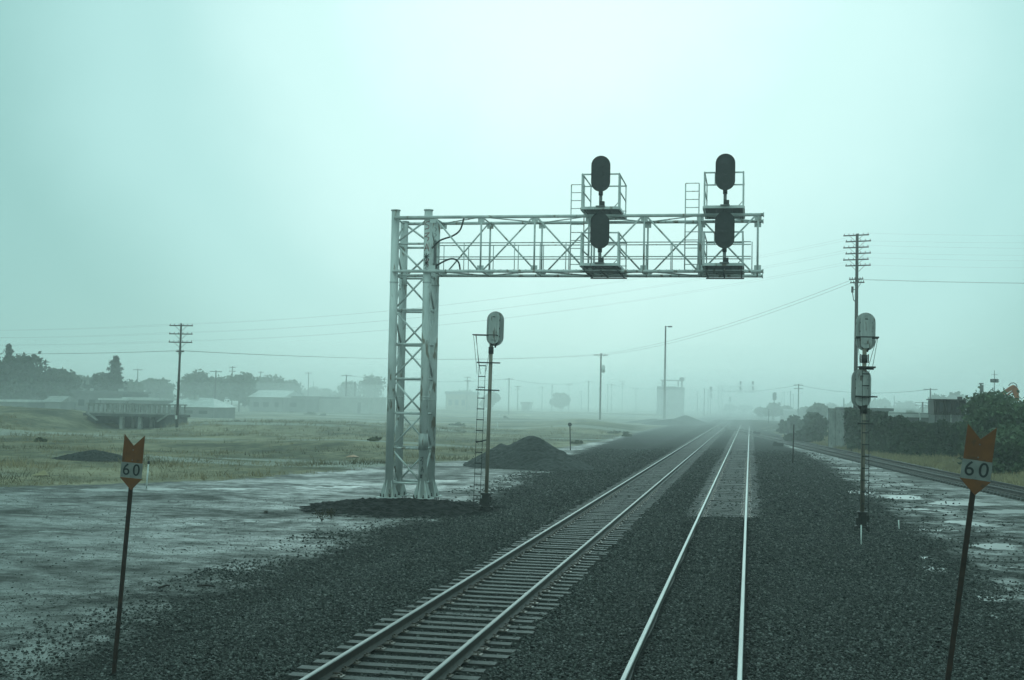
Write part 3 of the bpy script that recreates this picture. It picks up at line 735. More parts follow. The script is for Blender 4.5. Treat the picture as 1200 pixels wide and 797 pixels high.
mb = G(1010, 624, Tz(3.7, 43.2)); m2 = empty('mast_signal', (mb.x, mb.y, Tz(mb.x, mb.y)), 'two-headed mast signal with the ladder up its front, right of the tracks', 'mast signal', 'mast signals seen from behind', rot=(0, .008, 0)); m2.scale = (.915, .915, .915)
mast_base(m2)
b = MB(); b.tube([(0, 0, .6), (0, 0, 6.4)], .072, 14)
for z0 in (4.02, 5.75): b.tube([(0, 0, z0), (0, 0, z0 + .28)], .105, 12, 1)
for s in (-1, 1): b.box((s * .11, 0, 3.95 + .2), (.03, .10, .34), mi=1); b.box((s * .13, 0, 5.90), (.03, .10, .30), mi=1)
b.build('pole', [M['mast_paint'], M['iron']], m2)
mast_head(m2, .04, .05, 6.83, .33, .66); mast_head(m2, -.08, .05, 4.88, .33, .68)
ladder_part(m2, -.08, -.02, .22, -.22, .05, 5.5, .40)
for z, xa, xb in ((3.68, -.22, .30), (4.60, -.30, .42)): b = MB(); b.box(((xa + xb) / 2, -.22, z), (xb - xa, .16, .05)); b.build('step_bracket', M['iron'], m2)
b = MB(); b.box((.06, -.24, 5.60), (.56, .40, .05)); b.box((.06, -.04, 5.56), (.5, .06, .08)); b.build('step_platform', M['iron'], m2)
b = MB(); zt = 6.62
for y, z in ((-.40, zt), (.02, zt - .02)): b.bar((-.30, y, z), (.42, y, z), .04)
for x in (-.30, .42): b.bar((x, -.40, zt), (x, .02, zt - .02), .04)
for p, q in (((.40, -.38, zt), (.25, -.24, 5.6)), ((.40, .0, zt), (.12, -.1, 5.6)), ((-.28, -.38, zt), (-.15, -.24, 5.6))): b.tube([p, q], .009, 5)
b.build('guard_rail', M['iron'], m2)
# far two-lamp masts beyond, seen in the mist
for px, Yd, h, lab, two in ((832.5, 420, 9.6, 'far faded mast signal with two heads, just left of the distant gantry', True), (855, 450, 6.2, 'far low mast signal under the arm of the distant gantry', False), (907, 300, 6.3, 'faded mast signal in the mist right of the tracks', False)):
    p = at(px, 480, Yd); r_ = empty('mast_signal', (p.x, Yd, Tz(p.x, Yd)), lab, 'mast signal', 'distant mast signals')
    b = MB(); b.tube([(0, 0, 0), (0, 0, h)], .11, 8); b.build('pole', M['steel_dark'], r_)
    for q in ([h - .5, h - 2.6] if two else [h - .5]):
        b = MB(); b.prism(stad(.45, .95), -.1, .12, M=Matrix.Translation((.1, 0, q))); b.build('signal_head', M['black'], r_)

# ---------------------------------------------------------------- "60" speed boards
def speed_sign(px, py, Yd, s, lean, label):
    # px,py: middle of the white band
    c = at(px, py, Yd); zc = c.z - Tz(c.x, Yd)
    bx = c.x - math.tan(lean) * zc
    root = empty('speed_sign', (bx, Yd, Tz(bx, Yd)), label, 'speed sign', 'orange speed boards beside the line', rot=(0, lean, 0))
    zc = zc / math.cos(lean); w = s / 2
    b = MB(); b.bar((0, .02, -.3), (0, .02, zc - s * .25), .055, .03); b.build('post', M['sign_post'], root)
    top = zc + s * 1.56; b = MB()
    notch = (0.0, zc + s * 1.08)
    b.prism([(-w * .96, zc + s * .34), (-w * .96, top), notch, (w * .96, top), (w * .96, zc + s * .34)][::-1], -.012, .0)
    pn_ = b.build('panel', M['orange'], root)
    b = MB(); b.prism([(-w, zc - s * .32), (w, zc - s * .32), (w, zc + s * .34), (-w, zc + s * .34)], -.014, -.002)
    b.build('number_plate', M['sign_white'], root)
    b = MB(); b.prism([(-w * 1.05, zc - s * .33), (0.02, zc - s * .86), (w * 1.05, zc - s * .33)], -.012, .0); b.build('arrow_point', M['orange'], root)
    b = MB()
    for q in (-.2, .5, 1.0): b.tube([(0, -.020, zc + s * q * .9 - (.02 if q < 0 else 0)), (0, -.010, zc + s * q * .9 - (.02 if q < 0 else 0))], .008, 8)
    b.build('bolts', M['steel_dark'], root)
    cu = bpy.data.curves.new('numerals', 'FONT'); cu.body = '60'; cu.size = s * .72; cu.align_x = 'CENTER'; cu.align_y = 'CENTER'
    cu.extrude = .002; cu.offset = s * .002; cu.space_character = 1.32
    to = bpy.data.objects.new('tmp', cu); COL.objects.link(to); bpy.context.view_layer.update()
    me = bpy.data.meshes.new_from_object(to.evaluated_get(bpy.context.evaluated_depsgraph_get())); bpy.data.objects.remove(to)
    no = bpy.data.objects.new('numerals', me); me.materials.clear(); me.materials.append(M['black']); COL.objects.link(no); no.parent = root
    no.location = (0, -.017, zc + s * .01); no.rotation_euler = (R(90), 0, 0)
    return root
speed_sign(154.5, 549, 16.6, .325, .062, 'leaning orange notched sign reading 60 at the left, on a thin dark post')
speed_sign(1144, 551.5, 14.3, .312, .125, 'leaning orange notched sign reading 60 at the right, in front of the bushes')

# ---------------------------------------------------------------- small posts
def stake(name, px, py, h, r, label, group, mats=('white', None), lean=0.0, headr=None, capm=None, Yd=None):
    g = at(px, py, Yd) if Yd else G(px, py, .05)
    z = Tz(g.x, g.y); root = empty(name, (g.x, g.y, z), label, 'post', group, rot=(0, lean, 0))
    b = MB(); b.tube([(0, 0, -.15), (0, 0, h)], r, 8); b.build('shaft', M[mats[0]], root)
    if capm: b = MB(); b.tube([(0, 0, h), (0, 0, h + (headr or .1))], r * 1.5, 8); b.build('cap', M[capm], root)
    return root
stake('marker_post', 171.5, 571, 1.05, .035, 'white delineator post with a black cap at the edge of the lot', 'slim posts', lean=.06, capm='black', headr=.13)
r_ = stake('marker_post', 668.5, 527, 2.1, .045, 'dark leaning post with a small round plate, right of the coal heap', 'slim posts', ('wood_pole',), -.04)
b = MB(); b.tube([(0, -.05, 2.15), (0, 0, 2.15)], .17, 16); b.build('plate', M['steel_dark'], r_)
stake('marker_post', 929, 546, 2.6, .04, 'thin rusty pole beside the spur track', 'slim posts', ('rail_side',), .02)
stake('marker_post', 900.5, 503, 2.5, .05, 'far thin dark pole beyond the spur, nearest the main line', 'slim posts', ('wood_pole',), .02)
stake('marker_post', 923.5, 514, 2.0, .16, 'squat grey post standing beyond the spur track', 'slim posts', ('concrete_dark',), .0)
stake('marker_post', 1009, 646, .55, .018, 'short white stake in the ballast at the foot of the right mast signal', 'white stakes', ('white',), .0)
stake('marker_post', 1053.5, 624, .30, .02, 'short white stub on the wet gravel right of the mast signal', 'white stakes', ('white',), -.05)
for i, (px, py, lab) in enumerate(((583, 502, 'small pale stake in the field right of the ladder mast'), (585, 489, 'tiny marker in the far field'))):
    stake('marker_post', px, py, .9, .05, lab, 'slim posts', ('white',), 0)

# ---------------------------------------------------------------- heaps
def heap(name, cx, cy, rx, ry, h, label, seed, group=None, peaks=None, m='coal'):
    r = np.random.default_rng(seed); n = 64
    a = np.linspace(-1.15, 1.15, n); U, V_ = np.meshgrid(a, a)
    pk = peaks or [(0, 0, 1, 1)]; Hh = np.zeros_like(U)
    for (px, py, s, k) in pk: Hh = np.maximum(Hh, k * np.clip(1 - np.sqrt(((U - px) / s) ** 2 + ((V_ - py)) ** 2 + .012), 0, 1))
    Hh = Hh ** 1.05; ph = r.uniform(0, 6, 8)
    nz = sum(np.sin(U * f + ph[i] + 2 * np.sin(V_ * f * .7)) * np.cos(V_ * f * 1.1 + ph[i + 4]) / f for i, f in enumerate((5, 9, 17, 31)))
    Zh = h * (Hh + .06 * nz * (Hh > .01)) + r.normal(0, .030, U.shape) * (Hh > 0); Xw = cx + U * rx; Yw = cy + V_ * ry
    Zw = np.where(Hh > .01, T(Xw, Yw) - .03 + Zh, T(Xw, Yw) - .12)
    I = np.arange(n * n).reshape(n, n); Fh = np.stack([I[:-1, :-1], I[:-1, 1:], I[1:, 1:], I[1:, :-1]], -1).reshape(-1, 4)
    Vv = np.stack([(Xw - cx).ravel(), (Yw - cy).ravel(), Zw.ravel()], 1)
    keep = (Hh.ravel()[Fh].max(1) > 0); o = np_mesh(name, Vv, Fh[keep], M[m], smooth=False); o.location = (cx, cy, 0)
    return tag(o, label, 'heap', group)
o = heap('earth_mound', -12.35, 44.9, 3.7, 3.9, .33, 'low dark mound of earth at the foot of the gantry tower', 9, 'dark gravel heaps', [(-.35, .1, .75, .78), (0, .15, .9, .92), (.35, .1, .68, .80), (-.1, -.15, .95, .8)], m='mound')
p = G(617, 547); heap('gravel_heap', p.x + .1, 77, 3.9, 4.2, 2.15, 'big dark gravel heap behind the ladder mast', 3, 'dark gravel heaps', [(.02, 0, .95, 1), (-.45, .05, .62, .72), (.38, -.1, .7, .66)])
p = G(100, 541); heap('gravel_heap', p.x, p.y + 1, 2.3, 2.0, .62, 'low dark gravel heap in the grass behind the left sign', 4, 'dark gravel heaps', [(0, 0, 1, 1), (.3, 0, .8, .85), (-.3, 0, .8, .8)])
for px, Yd, w, h, sd, lab in ((803, 255, 5.0, 2.0, 5, 'pointed dark heap in the mist left of the far tracks'), (785, 240, 5.5, 1.3, 6, 'flat dark heap nearest the lamp post in the mist'), (765, 262, 6, 1.0, 8, 'broad faint heap left of the lamp post')):
    p = at(px, 490, Yd); heap('gravel_heap', p.x, Yd, w, 5, h, lab, sd, 'dark gravel heaps')

# ---------------------------------------------------------------- utility poles and wires
def crossarm(root, z, w, y=0.0, pins=6, ins=True, tilt=0.0, brace=True):
    b = MB(); b.box((0, y, z), (w, .09, .11))
    if brace:
        for s in (-1, 1): b.bar((s * w * .26, y, z - .03), (0, y, z - .65), .03)
    a = b.build('crossarm', M['wood_pole'], root)
    if ins:
        c = MB()
        for k in range(pins):
            x = -w / 2 + .08 + k * (w - .16) / (pins - 1)
            if abs(x) < .12: continue
            c.tube([(x, y, z + .05), (x, y, z + .20)], .035, 6)
        c.build('insulators', M['insul'], a)
    return a
def pole(px, py, Yd, h, label, group, arms=(), r=.15, rz=0.0, lean=0.0, name='utility_pole', x=None):
    g = at(px, py, Yd) if x is None else Vector((x, Yd, 0)); z = Tz(g.x, Yd)
    root = empty(name, (g.x, Yd, z), label, 'utility pole', group, rot=(0, lean, rz))
    b = MB(); b.tube([(0, 0, -.3), (0, 0, h)], [r, r * .62], 10); b.build('pole', M['wood_pole'], root)
    for (dz, w, y) in arms: crossarm(root, h - dz, w, y)
    return root
UG = 'wooden utility poles'
def Hof(px, py, Yd): return at(px, py, Yd).z
y1_ = 126.; h1 = Hof(209, 379, y1_) - Tz(-60.6, y1_)
rz1 = R(-8)
pA = pole(207, 505, y1_, h1, 'utility pole with three wide crossarms standing in the left field', UG, [(.25, 2.9, 0), (1.15, 2.9, 0), (2.05, 2.9, 0), (3.05, .95, 0)], .16, rz1, .012)
b = MB(); b.box((0, -.2, 1.05), (.2, .12, .4)); b.build('sign_plate', M['white'], pA)
h2 = Hof(1001, 270, 127.) - Tz(12, 127)
pB = pole(1002, 510, 127., h2, 'tallest utility pole, three pairs of crossarms, behind the right mast signal', UG, [(.2, 2.5, -.4), (.7, 2.5, .4), (1.4, 2.5, -.4), (1.9, 2.5, .4), (2.6, 2.5, -.4), (3.1, 2.5, .4), (4.5, 1.4, -.2), (4.8, 1.4, .2)], .22, R(-20), .004)
b = MB(); b.tube([(-.42, 0, h2 - 5.8), (-.42, 0, h2 - 5.2)], .12, 8); b.bar((-.42, 0, h2 - 5.5), (0, 0, h2 - 5.5), .06)
b.tube([(-.4, 0, h2 - 5.8), (-.3, 0, h2 - 6.5), (-.05, 0, h2 - 6.8)], .045, 6); b.build('cable_bracket', M['iron'], pB)
h3 = Hof(703, 414, 234.) - Tz(-27.6, 234)
pC = pole(703, 497, 234., h3, 'slim pole with a transformer can near its top, in the middle of the field', UG, [(.35, 2.6, 0)], .2, 0)
b = MB(); b.tube([(.5, -.1, h3 - 3.6), (.5, -.1, h3 - 2.4)], .32, 12); b.tube([(.5, -.1, h3 - 2.4), (.5, -.1, h3 - 2.2)], [.32, .1], 12)
b.bar((0, 0, h3 - 2.6), (.4, -.1, h3 - 2.6), .08); b.bar((0, 0, h3 - 3.4), (.4, -.1, h3 - 3.4), .08); b.build('transformer', M['steel'], pC)
h4 = Hof(779.5, 382, 300.) - Tz(-20, 300)
lp = empty('street_lamp', (at(778.5, 490, 300).x, 300, Tz(-20, 300)), 'very tall slim lamp post rising out of the mist left of the tracks', 'street lamp')
b = MB(); b.tube([(0, 0, -.2), (0, 0, h4)], [.30, .17], 10); b.build('pole', M['wood_pole'], lp)
b = MB(); b.bar((0, 0, h4 - .2), (.8, 0, h4 - .1), .12); b.build('arm', M['steel_dark'], lp)
b = MB(); b.box((1.05, 0, h4 - .15), (1.0, .5, .34)); b.build('lamp_head', M['steel_dark'], lp, bevel=.05)
# off-frame neighbours that carry the line on
pE = pole(0, 0, 122., 21.2, 'utility pole of the same line, right of the picture edge', UG, [(.2, 2.5, -.4), (.7, 2.5, .4), (1.4, 2.5, -.4), (2.6, 2.5, .4), (4.5, 1.4, 0)], .22, R(-20), 0, x=75)
pF = pole(0, 0, 150., 11.7, 'utility pole of the same line, left of the picture edge', UG, [(.25, 2.9, 0), (1.15, 2.9, 0), (2.05, 2.9, 0), (3.05, .95, 0)], .16, rz1, 0, x=-120)
# distant poles
FAR = [(252, 434, 460, 260), (272, 429, 455, 330), (305, 435, 458, 380), (351, 447, 466, 480), (361, 436, 468, 400), (367, 446, 466, 520), (405, 439, 478, 300), (415.5, 447, 478, 330), (161, 432, 452, 330), (547, 441, 470, 420),
       (596, 443, 484, 340), (606.5, 452, 484, 420), (635, 453, 480, 500), (646.5, 451, 483, 430), (666.5, 450, 478, 470), (689.5, 446, 482, 400), (681, 458, 480, 540), (712, 451, 482, 480), (716.5, 450, 480, 520), (729, 446, 482, 540), (548, 446, 478, 520), (660, 460, 480, 600), (745, 455, 483, 520), (817, 458, 486, 470),
       (825, 455, 486, 400), (829.5, 456, 486, 450), (919, 459, 478, 520), (926.5, 458, 481, 420), (929.5, 462, 482, 520), (935.5, 450, 484, 300), (916, 467, 480, 600), (1081, 471, 487, 200), (1090.5, 455, 484, 230), (1048, 464, 480, 400), (1033, 472, 482, 420), (989, 467, 479, 300)]
fg = 'faint poles in the haze'
protoF = []
for k, (w, n_a) in enumerate(((2.6, 1), (2.2, 2), (0, 0))):
    r_ = empty('utility_pole', (0, 0, 0)); b = MB(); b.tube([(0, 0, -1), (0, 0, 10)], [.19, .13], 8); b.build('pole', M['wood_pole'], r_)
    for q in range(n_a):
        b = MB(); b.box((0, 0, 9.7 - q * .9), (w, .14, .16)); b.build('crossarm', M['wood_pole'], r_)
    protoF.append(r_)
used_p = set(); PT = {}
for i, (px, yt, yb, Yd) in enumerate(FAR):
    k = [0, 1, 0, 2, 0, 2, 0, 2, 0, 1][i % 10]
    if px in (989, 926.5, 825): k = 2
    r_ = protoF[k] if k not in used_p else copy_tree(protoF[k]); used_p.add(k)
    X_ = at(px, yb, Yd).x; z = Tz(X_, Yd); top = Hof(px, yt, Yd); r_.location = (X_, Yd, z); r_.scale = (1, 1, (top - z) / 10.0)
    r_.rotation_euler = (0, random.uniform(-.01, .01), random.uniform(-.5, .5)); PT[px] = Vector((X_, Yd, top))
    side = 'left of the gantry tower' if px < 450 else ('between the ladder mast and the lamp post' if px < 770 else ('by the far gantry' if px < 850 else 'right of the tracks'))
    tag(r_, 'faint thin pole far off in the haze, %s' % side, 'utility pole', fg + ', ' + side)

def wire(p, q, sag, label, group, r=.018):
    p, q = Vector(p), Vector(q); b = MB(); n = 22; L = (q - p).length
    if r < .03: pass
    pts = [p + (q - p) * (k / n) - Vector((0, 0, sag * 4 * (k / n) * (1 - k / n))) for k in range(n + 1)]
    o_ = pts[0].copy(); b.tube([v - o_ for v in pts], r, 5); o = b.build('overhead_wire', M['wire'], None, loc=o_)
    return tag(o, label, 'overhead wire', group)
bpy.context.view_layer.update()
def loc_on(root, x, y, z): return root.matrix_world @ Vector((x, y, z))
for i, (dzA, dzB, xs_) in enumerate(((.25, .2, 1.35), (.25, .7, -1.35), (1.15, 1.4, 1.35), (1.15, 1.9, -1.35), (2.05, 2.6, 1.35), (2.05, 3.1, -1.35))):
    lv_ = ('topmost', 'topmost', 'middle', 'middle', 'lowest', 'lowest')[i]; sd_ = 'front' if i % 2 == 0 else 'rear'
    xb = 1.15 * (1 if xs_ > 0 else -1)
    wire(loc_on(pA, xs_, 0, h1 - dzA + .15), loc_on(pB, xb, -.4 if i % 2 == 0 else .4, h2 - dzB + .15), 1.6, 'faint %s %s wire between the left pole and the tall right pole' % (lv_, sd_), 'power line across the sky', .0035)
    wire(loc_on(pB, xb, -.4 if i % 2 == 0 else .4, h2 - dzB + .15), loc_on(pE, xb, 0, 21.2 - (.2, .7, 1.4, 1.9, 2.6, 3.1)[i] + .15), .9, 'faint %s %s wire from the tall pole to the right edge' % (lv_, sd_), 'power line leaving to the right', .0035)
    wire(loc_on(pA, xs_, 0, h1 - dzA + .15), loc_on(pF, xs_, 0, 11.7 - dzA + .15), .5, 'faint %s %s wire from the left pole to the left edge' % (lv_, sd_), 'power line leaving to the left', .004)
for i, s in enumerate((-.4, .4)):
    sd_ = 'upper' if i else 'lower'
    wire(loc_on(pB, s, 0, h2 - 4.5), loc_on(pE, s, 0, 21.2 - 4.5), .9, '%s of two darker wires from tall pole to right edge' % sd_, 'lower wire pair', .009)
    wire(loc_on(pB, s, 0, h2 - 4.5), loc_on(pC, s * 2.4, 0, h3 - .25), 1.2, '%s of two wires from tall pole down to transformer pole' % sd_, 'lower wire pair', .013)
    wire(loc_on(pC, s * 2.4, 0, h3 - .25), loc_on(pA, s, 0, h1 - 2.95), .9, '%s of two wires from transformer pole to left field pole' % sd_, 'lower wire pair', .013)
    wire(loc_on(pA, s, 0, h1 - 2.95), loc_on(pF, s, 0, 11.7 - 2.95), .5, '%s of the two low wires from the left pole to the left edge' % sd_, 'lower wire pair', .010)
for a_, b_ in ((405, 596), (596, 689.5), (689.5, 825), (825, 935.5), (935.5, 1090.5)):
    wire(PT[a_] - Vector((0, 0, .2)), PT[b_] - Vector((0, 0, .2)), 1.2, 'very faint low wire above the horizon, %s' % {405: 'left of the ladder mast', 596: 'right of the ladder mast', 689.5: 'behind the lamp post', 825: 'over the far tracks', 935.5: 'behind the right mast signal'}[a_], 'far wires', .035)

# ---------------------------------------------------------------- trees and bushes
def leaves(centers, radii, n, size, seed, flat=.8, shell=.45):
    r = np.random.default_rng(seed); centers = np.array(centers, float); radii = np.array(radii, float)
    w = radii.prod(1) ** (2 / 3.); k = r.choice(len(centers), n, p=w / w.sum())
    d = r.normal(size=(n, 3)); d /= np.linalg.norm(d, axis=1)[:, None]
    rr = shell + (1 - shell) * r.random(n) ** .6
    # ragged outline: each direction has its own reach
    rr = rr * (1 + .26 * np.sin(d[:, 0] * 7 + k) * np.cos(d[:, 2] * 6 + 2 * k) + .12 * np.sin(d[:, 1] * 15 + d[:, 2] * 13 + k) + r.normal(0, .06, n))
    c = centers[k] + d * rr[:, None] * radii[k]
    a = r.normal(size=(n, 3)); a /= np.linalg.norm(a, axis=1)[:, None]; b = np.cross(a, r.normal(size=(n, 3))); b /= np.linalg.norm(b, axis=1)[:, None]
    s = size * r.uniform(.55, 1.3, n)[:, None]
    V = np.stack([c - a * s, c + b * s * .62, c + a * s, c - b * s * .62], 1).reshape(-1, 3)
    return V, np.arange(n * 4).reshape(-1, 4)
def blob(b, c, r, seed):
    rr = random.Random(seed); n1, n2 = 10, 7; vs = []; fs = []
    for i in range(n2 + 1):
        for j in range(n1):
            th = math.pi * i / n2; ph = 2 * math.pi * j / n1; k = .74 * (1 + .13 * math.sin(3 * ph + seed) * math.sin(2 * th) + rr.uniform(-.1, .1))
            vs.append((c[0] + r[0] * k * math.sin(th) * math.cos(ph), c[1] + r[1] * k * math.sin(th) * math.sin(ph), c[2] + r[2] * k * math.cos(th)))
    for i in range(n2):
        for j in range(n1): fs.append((i * n1 + j, i * n1 + (j + 1) % n1, (i + 1) * n1 + (j + 1) % n1, (i + 1) * n1 + j))
    b.add(vs, fs)
def tree(name, x, y, h, w, label, group, m='leaf_dark', seed=1, n=3200, leaf=.35, bush=False, lobes=9, cat='tree', core=True):
    r = random.Random(seed); z = Tz(x, y); root = empty(name, (x, y, z), label, cat, group)
    base = .05 * h if bush else .16 * h; cs = []; rs = []
    for k in range(lobes):
        t = k / max(1, lobes - 1); zz = base + (h - base) * (.22 + .60 * r.random()) if k else base + (h - base) * .72
        env = math.sqrt(max(.08, 1 - ((zz - base) / (h - base) * 1.5 - .62) ** 2)); a = r.uniform(0, 6.28)
        rad = (h - base) * r.uniform(.20, .30) if k else (h - base) * .28
        d = w / 2 * env * r.uniform(.25, .75) if k else 0
        cs.append((d * math.cos(a), d * math.sin(a), min(zz, h - rad * .8))); rs.append((min(rad * 1.25, w * .34), min(rad * 1.25, w * .34), rad * .9))
    if bush:
        for k in range(lobes // 2):
            a = r.uniform(0, 6.28); d = w * r.uniform(.1, .4); rad = h * r.uniform(.2, .32); cs.append((d * math.cos(a), d * math.sin(a), rad * .8)); rs.append((w * .24, w * .24, rad))
    V, Fv = leaves(cs, rs, n, leaf, seed)
    V[:, 2] = np.maximum(V[:, 2], .05)
    cr_ = np_mesh('crown', V, Fv, M[m], root)
    b = MB(); tops = []
    b.tube([(0, 0, -.3), (r.uniform(-.1, .1) * w * .1, 0, h * .3), (r.uniform(-.3, .3), 0, h * .62)], [h * .028, h * .022, h * .010], 8)
    for k in range(min(7, len(cs))):
        c = cs[k]; b.tube([(0, 0, h * .2 + .03 * h * k), (c[0] * .5, c[1] * .5, (c[2] + h * .22) / 2), (c[0], c[1], c[2])], [h * .014, h * .010, h * .005], 6)
    b.build('trunk' if not bush else 'stems', M['bark'], root)
    return root
def tpx(name, px, ybase, ytop, Yd, wpx, label, group, **k):
    p = at(px, ybase, Yd); h = at(px, ytop, Yd).z - Tz(p.x, Yd); return tree(name, p.x, Yd, h, wpx * Yd / FPX * 1.02, label, group, **k)
LG = 'trees along the left horizon'
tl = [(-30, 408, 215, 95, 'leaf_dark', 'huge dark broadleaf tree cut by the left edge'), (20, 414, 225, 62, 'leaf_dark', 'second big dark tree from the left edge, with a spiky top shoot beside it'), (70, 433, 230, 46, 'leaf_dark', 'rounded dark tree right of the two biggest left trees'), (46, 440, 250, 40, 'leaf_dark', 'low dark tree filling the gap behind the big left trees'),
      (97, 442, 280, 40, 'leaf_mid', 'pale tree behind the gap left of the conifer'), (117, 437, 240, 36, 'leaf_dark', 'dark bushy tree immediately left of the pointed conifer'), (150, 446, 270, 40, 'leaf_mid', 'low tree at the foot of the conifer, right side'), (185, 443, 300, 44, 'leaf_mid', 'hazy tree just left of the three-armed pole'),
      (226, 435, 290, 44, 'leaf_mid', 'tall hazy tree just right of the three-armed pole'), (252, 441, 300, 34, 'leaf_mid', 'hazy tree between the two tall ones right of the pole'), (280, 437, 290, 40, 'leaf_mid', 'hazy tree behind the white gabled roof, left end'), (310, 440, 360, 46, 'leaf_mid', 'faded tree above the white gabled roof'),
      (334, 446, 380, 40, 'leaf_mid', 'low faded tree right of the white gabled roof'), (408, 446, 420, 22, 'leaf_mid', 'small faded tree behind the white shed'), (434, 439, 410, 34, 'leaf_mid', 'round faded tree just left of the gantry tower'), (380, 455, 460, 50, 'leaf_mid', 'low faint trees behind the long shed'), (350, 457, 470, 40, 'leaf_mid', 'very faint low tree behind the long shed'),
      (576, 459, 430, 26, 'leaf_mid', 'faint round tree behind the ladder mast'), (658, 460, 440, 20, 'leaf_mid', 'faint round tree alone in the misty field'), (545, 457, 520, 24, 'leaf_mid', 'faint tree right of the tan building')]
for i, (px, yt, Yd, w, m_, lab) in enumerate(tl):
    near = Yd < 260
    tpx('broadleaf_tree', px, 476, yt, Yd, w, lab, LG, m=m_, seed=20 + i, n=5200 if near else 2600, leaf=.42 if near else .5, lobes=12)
# the pointed conifer
def conifer(px, ybase, ytop, Yd, wpx, label, seed, name='conifer_tree'):
    p = at(px, ybase, Yd); h = at(px, ytop, Yd).z - Tz(p.x, Yd); w = wpx * Yd / FPX; r = np.random.default_rng(seed)
    root = empty(name, (p.x, Yd, Tz(p.x, Yd)), label, 'conifer', LG); b = MB(); b.tube([(0, 0, -.3), (0, 0, h)], [h * .025, .03], 8); b.build('trunk', M['bark'], root)
    Vs = []; cnt = 0
    for k in range(24):
        t = .12 + .86 * k / 23; rad = w / 2 * (1.12 - t) ** 1.0 * (1.5 if k % 3 == 0 else .8) * r.uniform(.85, 1.15); z0 = h * t
        for j in range(9):
            a = r.uniform(0, 6.28); L = rad * r.uniform(.65, 1.15)
            m_ = 50 if k < 17 else 24; s = r.random(m_) ** .5
            c = np.stack([np.cos(a) * L * s, np.sin(a) * L * s, z0 - .12 * L * s + r.normal(0, .08, m_)], 1) + r.normal(0, .16, (m_, 3))
            q = r.normal(size=(m_, 3)); q /= np.linalg.norm(q, axis=1)[:, None]; q2 = np.cross(q, r.normal(size=(m_, 3))); q2 /= np.linalg.norm(q2, axis=1)[:, None]
            Vs.append(np.stack([c - q * .24, c + q2 * .13, c + q * .24, c - q2 * .13], 1).reshape(-1, 3))
    V = np.concatenate(Vs); np_mesh('crown', V, np.arange(len(V)).reshape(-1, 4), M['leaf_con'], root); return root
conifer(134, 476, 418, 235, 42, 'dark pointed conifer left of the three-armed pole', 5)
conifer(8, 470, 404, 228, 24, 'thin spiky conifer top poking above the biggest left trees', 6)
# right side
RG = 'bushes behind the spur track'
tb = [(1150, 548, 478, 86, 40, 'front part of the big leafy bush, left of the right sign', 41), (1190, 552, 462, 84, 60, 'big leafy bush at the right edge', 42), (1158, 535, 456, 92, 46, 'tall back part of the leafy bush with ragged top sprigs', 43), (1222, 550, 458, 86, 56, 'leafy bush cut by the right edge', 44), (1180, 560, 500, 80, 60, 'low skirt of bush right of the sign', 45)]
for px, yb, yt, Yd, w, lab, sd in tb:
    tpx('bush', px, yb, yt, Yd, w, lab, RG, m='leaf_bush', seed=sd, n=9000, leaf=.13, bush=True, lobes=14, cat='bush')
rt = [(905, 472, 330, 22, 'misty round tree left of the thin pole row'), (893, 478, 360, 26, 'very faint low tree beside the far tracks'), (922, 476, 340, 16, 'small faint tree beyond the wet ground'), (958, 473, 230, 18, 'small feathery tree above the hedge left of the concrete panels'), (945, 478, 330, 30, 'low faint tree behind the hedge'),
      (856, 474, 560, 22, 'ghostly tree under the far gantry'), (876, 475, 600, 22, 'ghostly tree at the vanishing point'), (1000, 470, 420, 44, 'hazy tree behind the right mast signal'), (1035, 468, 450, 40, 'hazy tree behind the long white roof, left part'), (1062, 471, 460, 40, 'hazy low tree behind the long white roof'), (1100, 463, 330, 34, 'hazy tall tree above the corrugated hut'), (1120, 461, 350, 30, 'hazy tree between hut and leafy bush'), (975, 473, 450, 40, 'hazy tree behind the concrete panels')]
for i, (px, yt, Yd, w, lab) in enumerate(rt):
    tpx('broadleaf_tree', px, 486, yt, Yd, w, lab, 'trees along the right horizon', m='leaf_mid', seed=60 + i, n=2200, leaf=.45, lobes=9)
for i, (px, yb, yt, Yd, w, lab) in enumerate(((930, 512, 487, 170, 30, 'dark hedge clump behind the squat post'), (950, 515, 484, 165, 34, 'dark hedge clump left of the concrete panels'), (957, 518, 486, 150, 22, 'dark hedge clump touching the concrete panels'), (945, 520, 500, 140, 40, 'low scrub on the bank before the hedge'))):
    tpx('bush', px, yb, yt, Yd, w, lab, 'dark hedge clumps', m='leaf_ivy', seed=90 + i, n=4500, leaf=.22, bush=True, cat='bush')
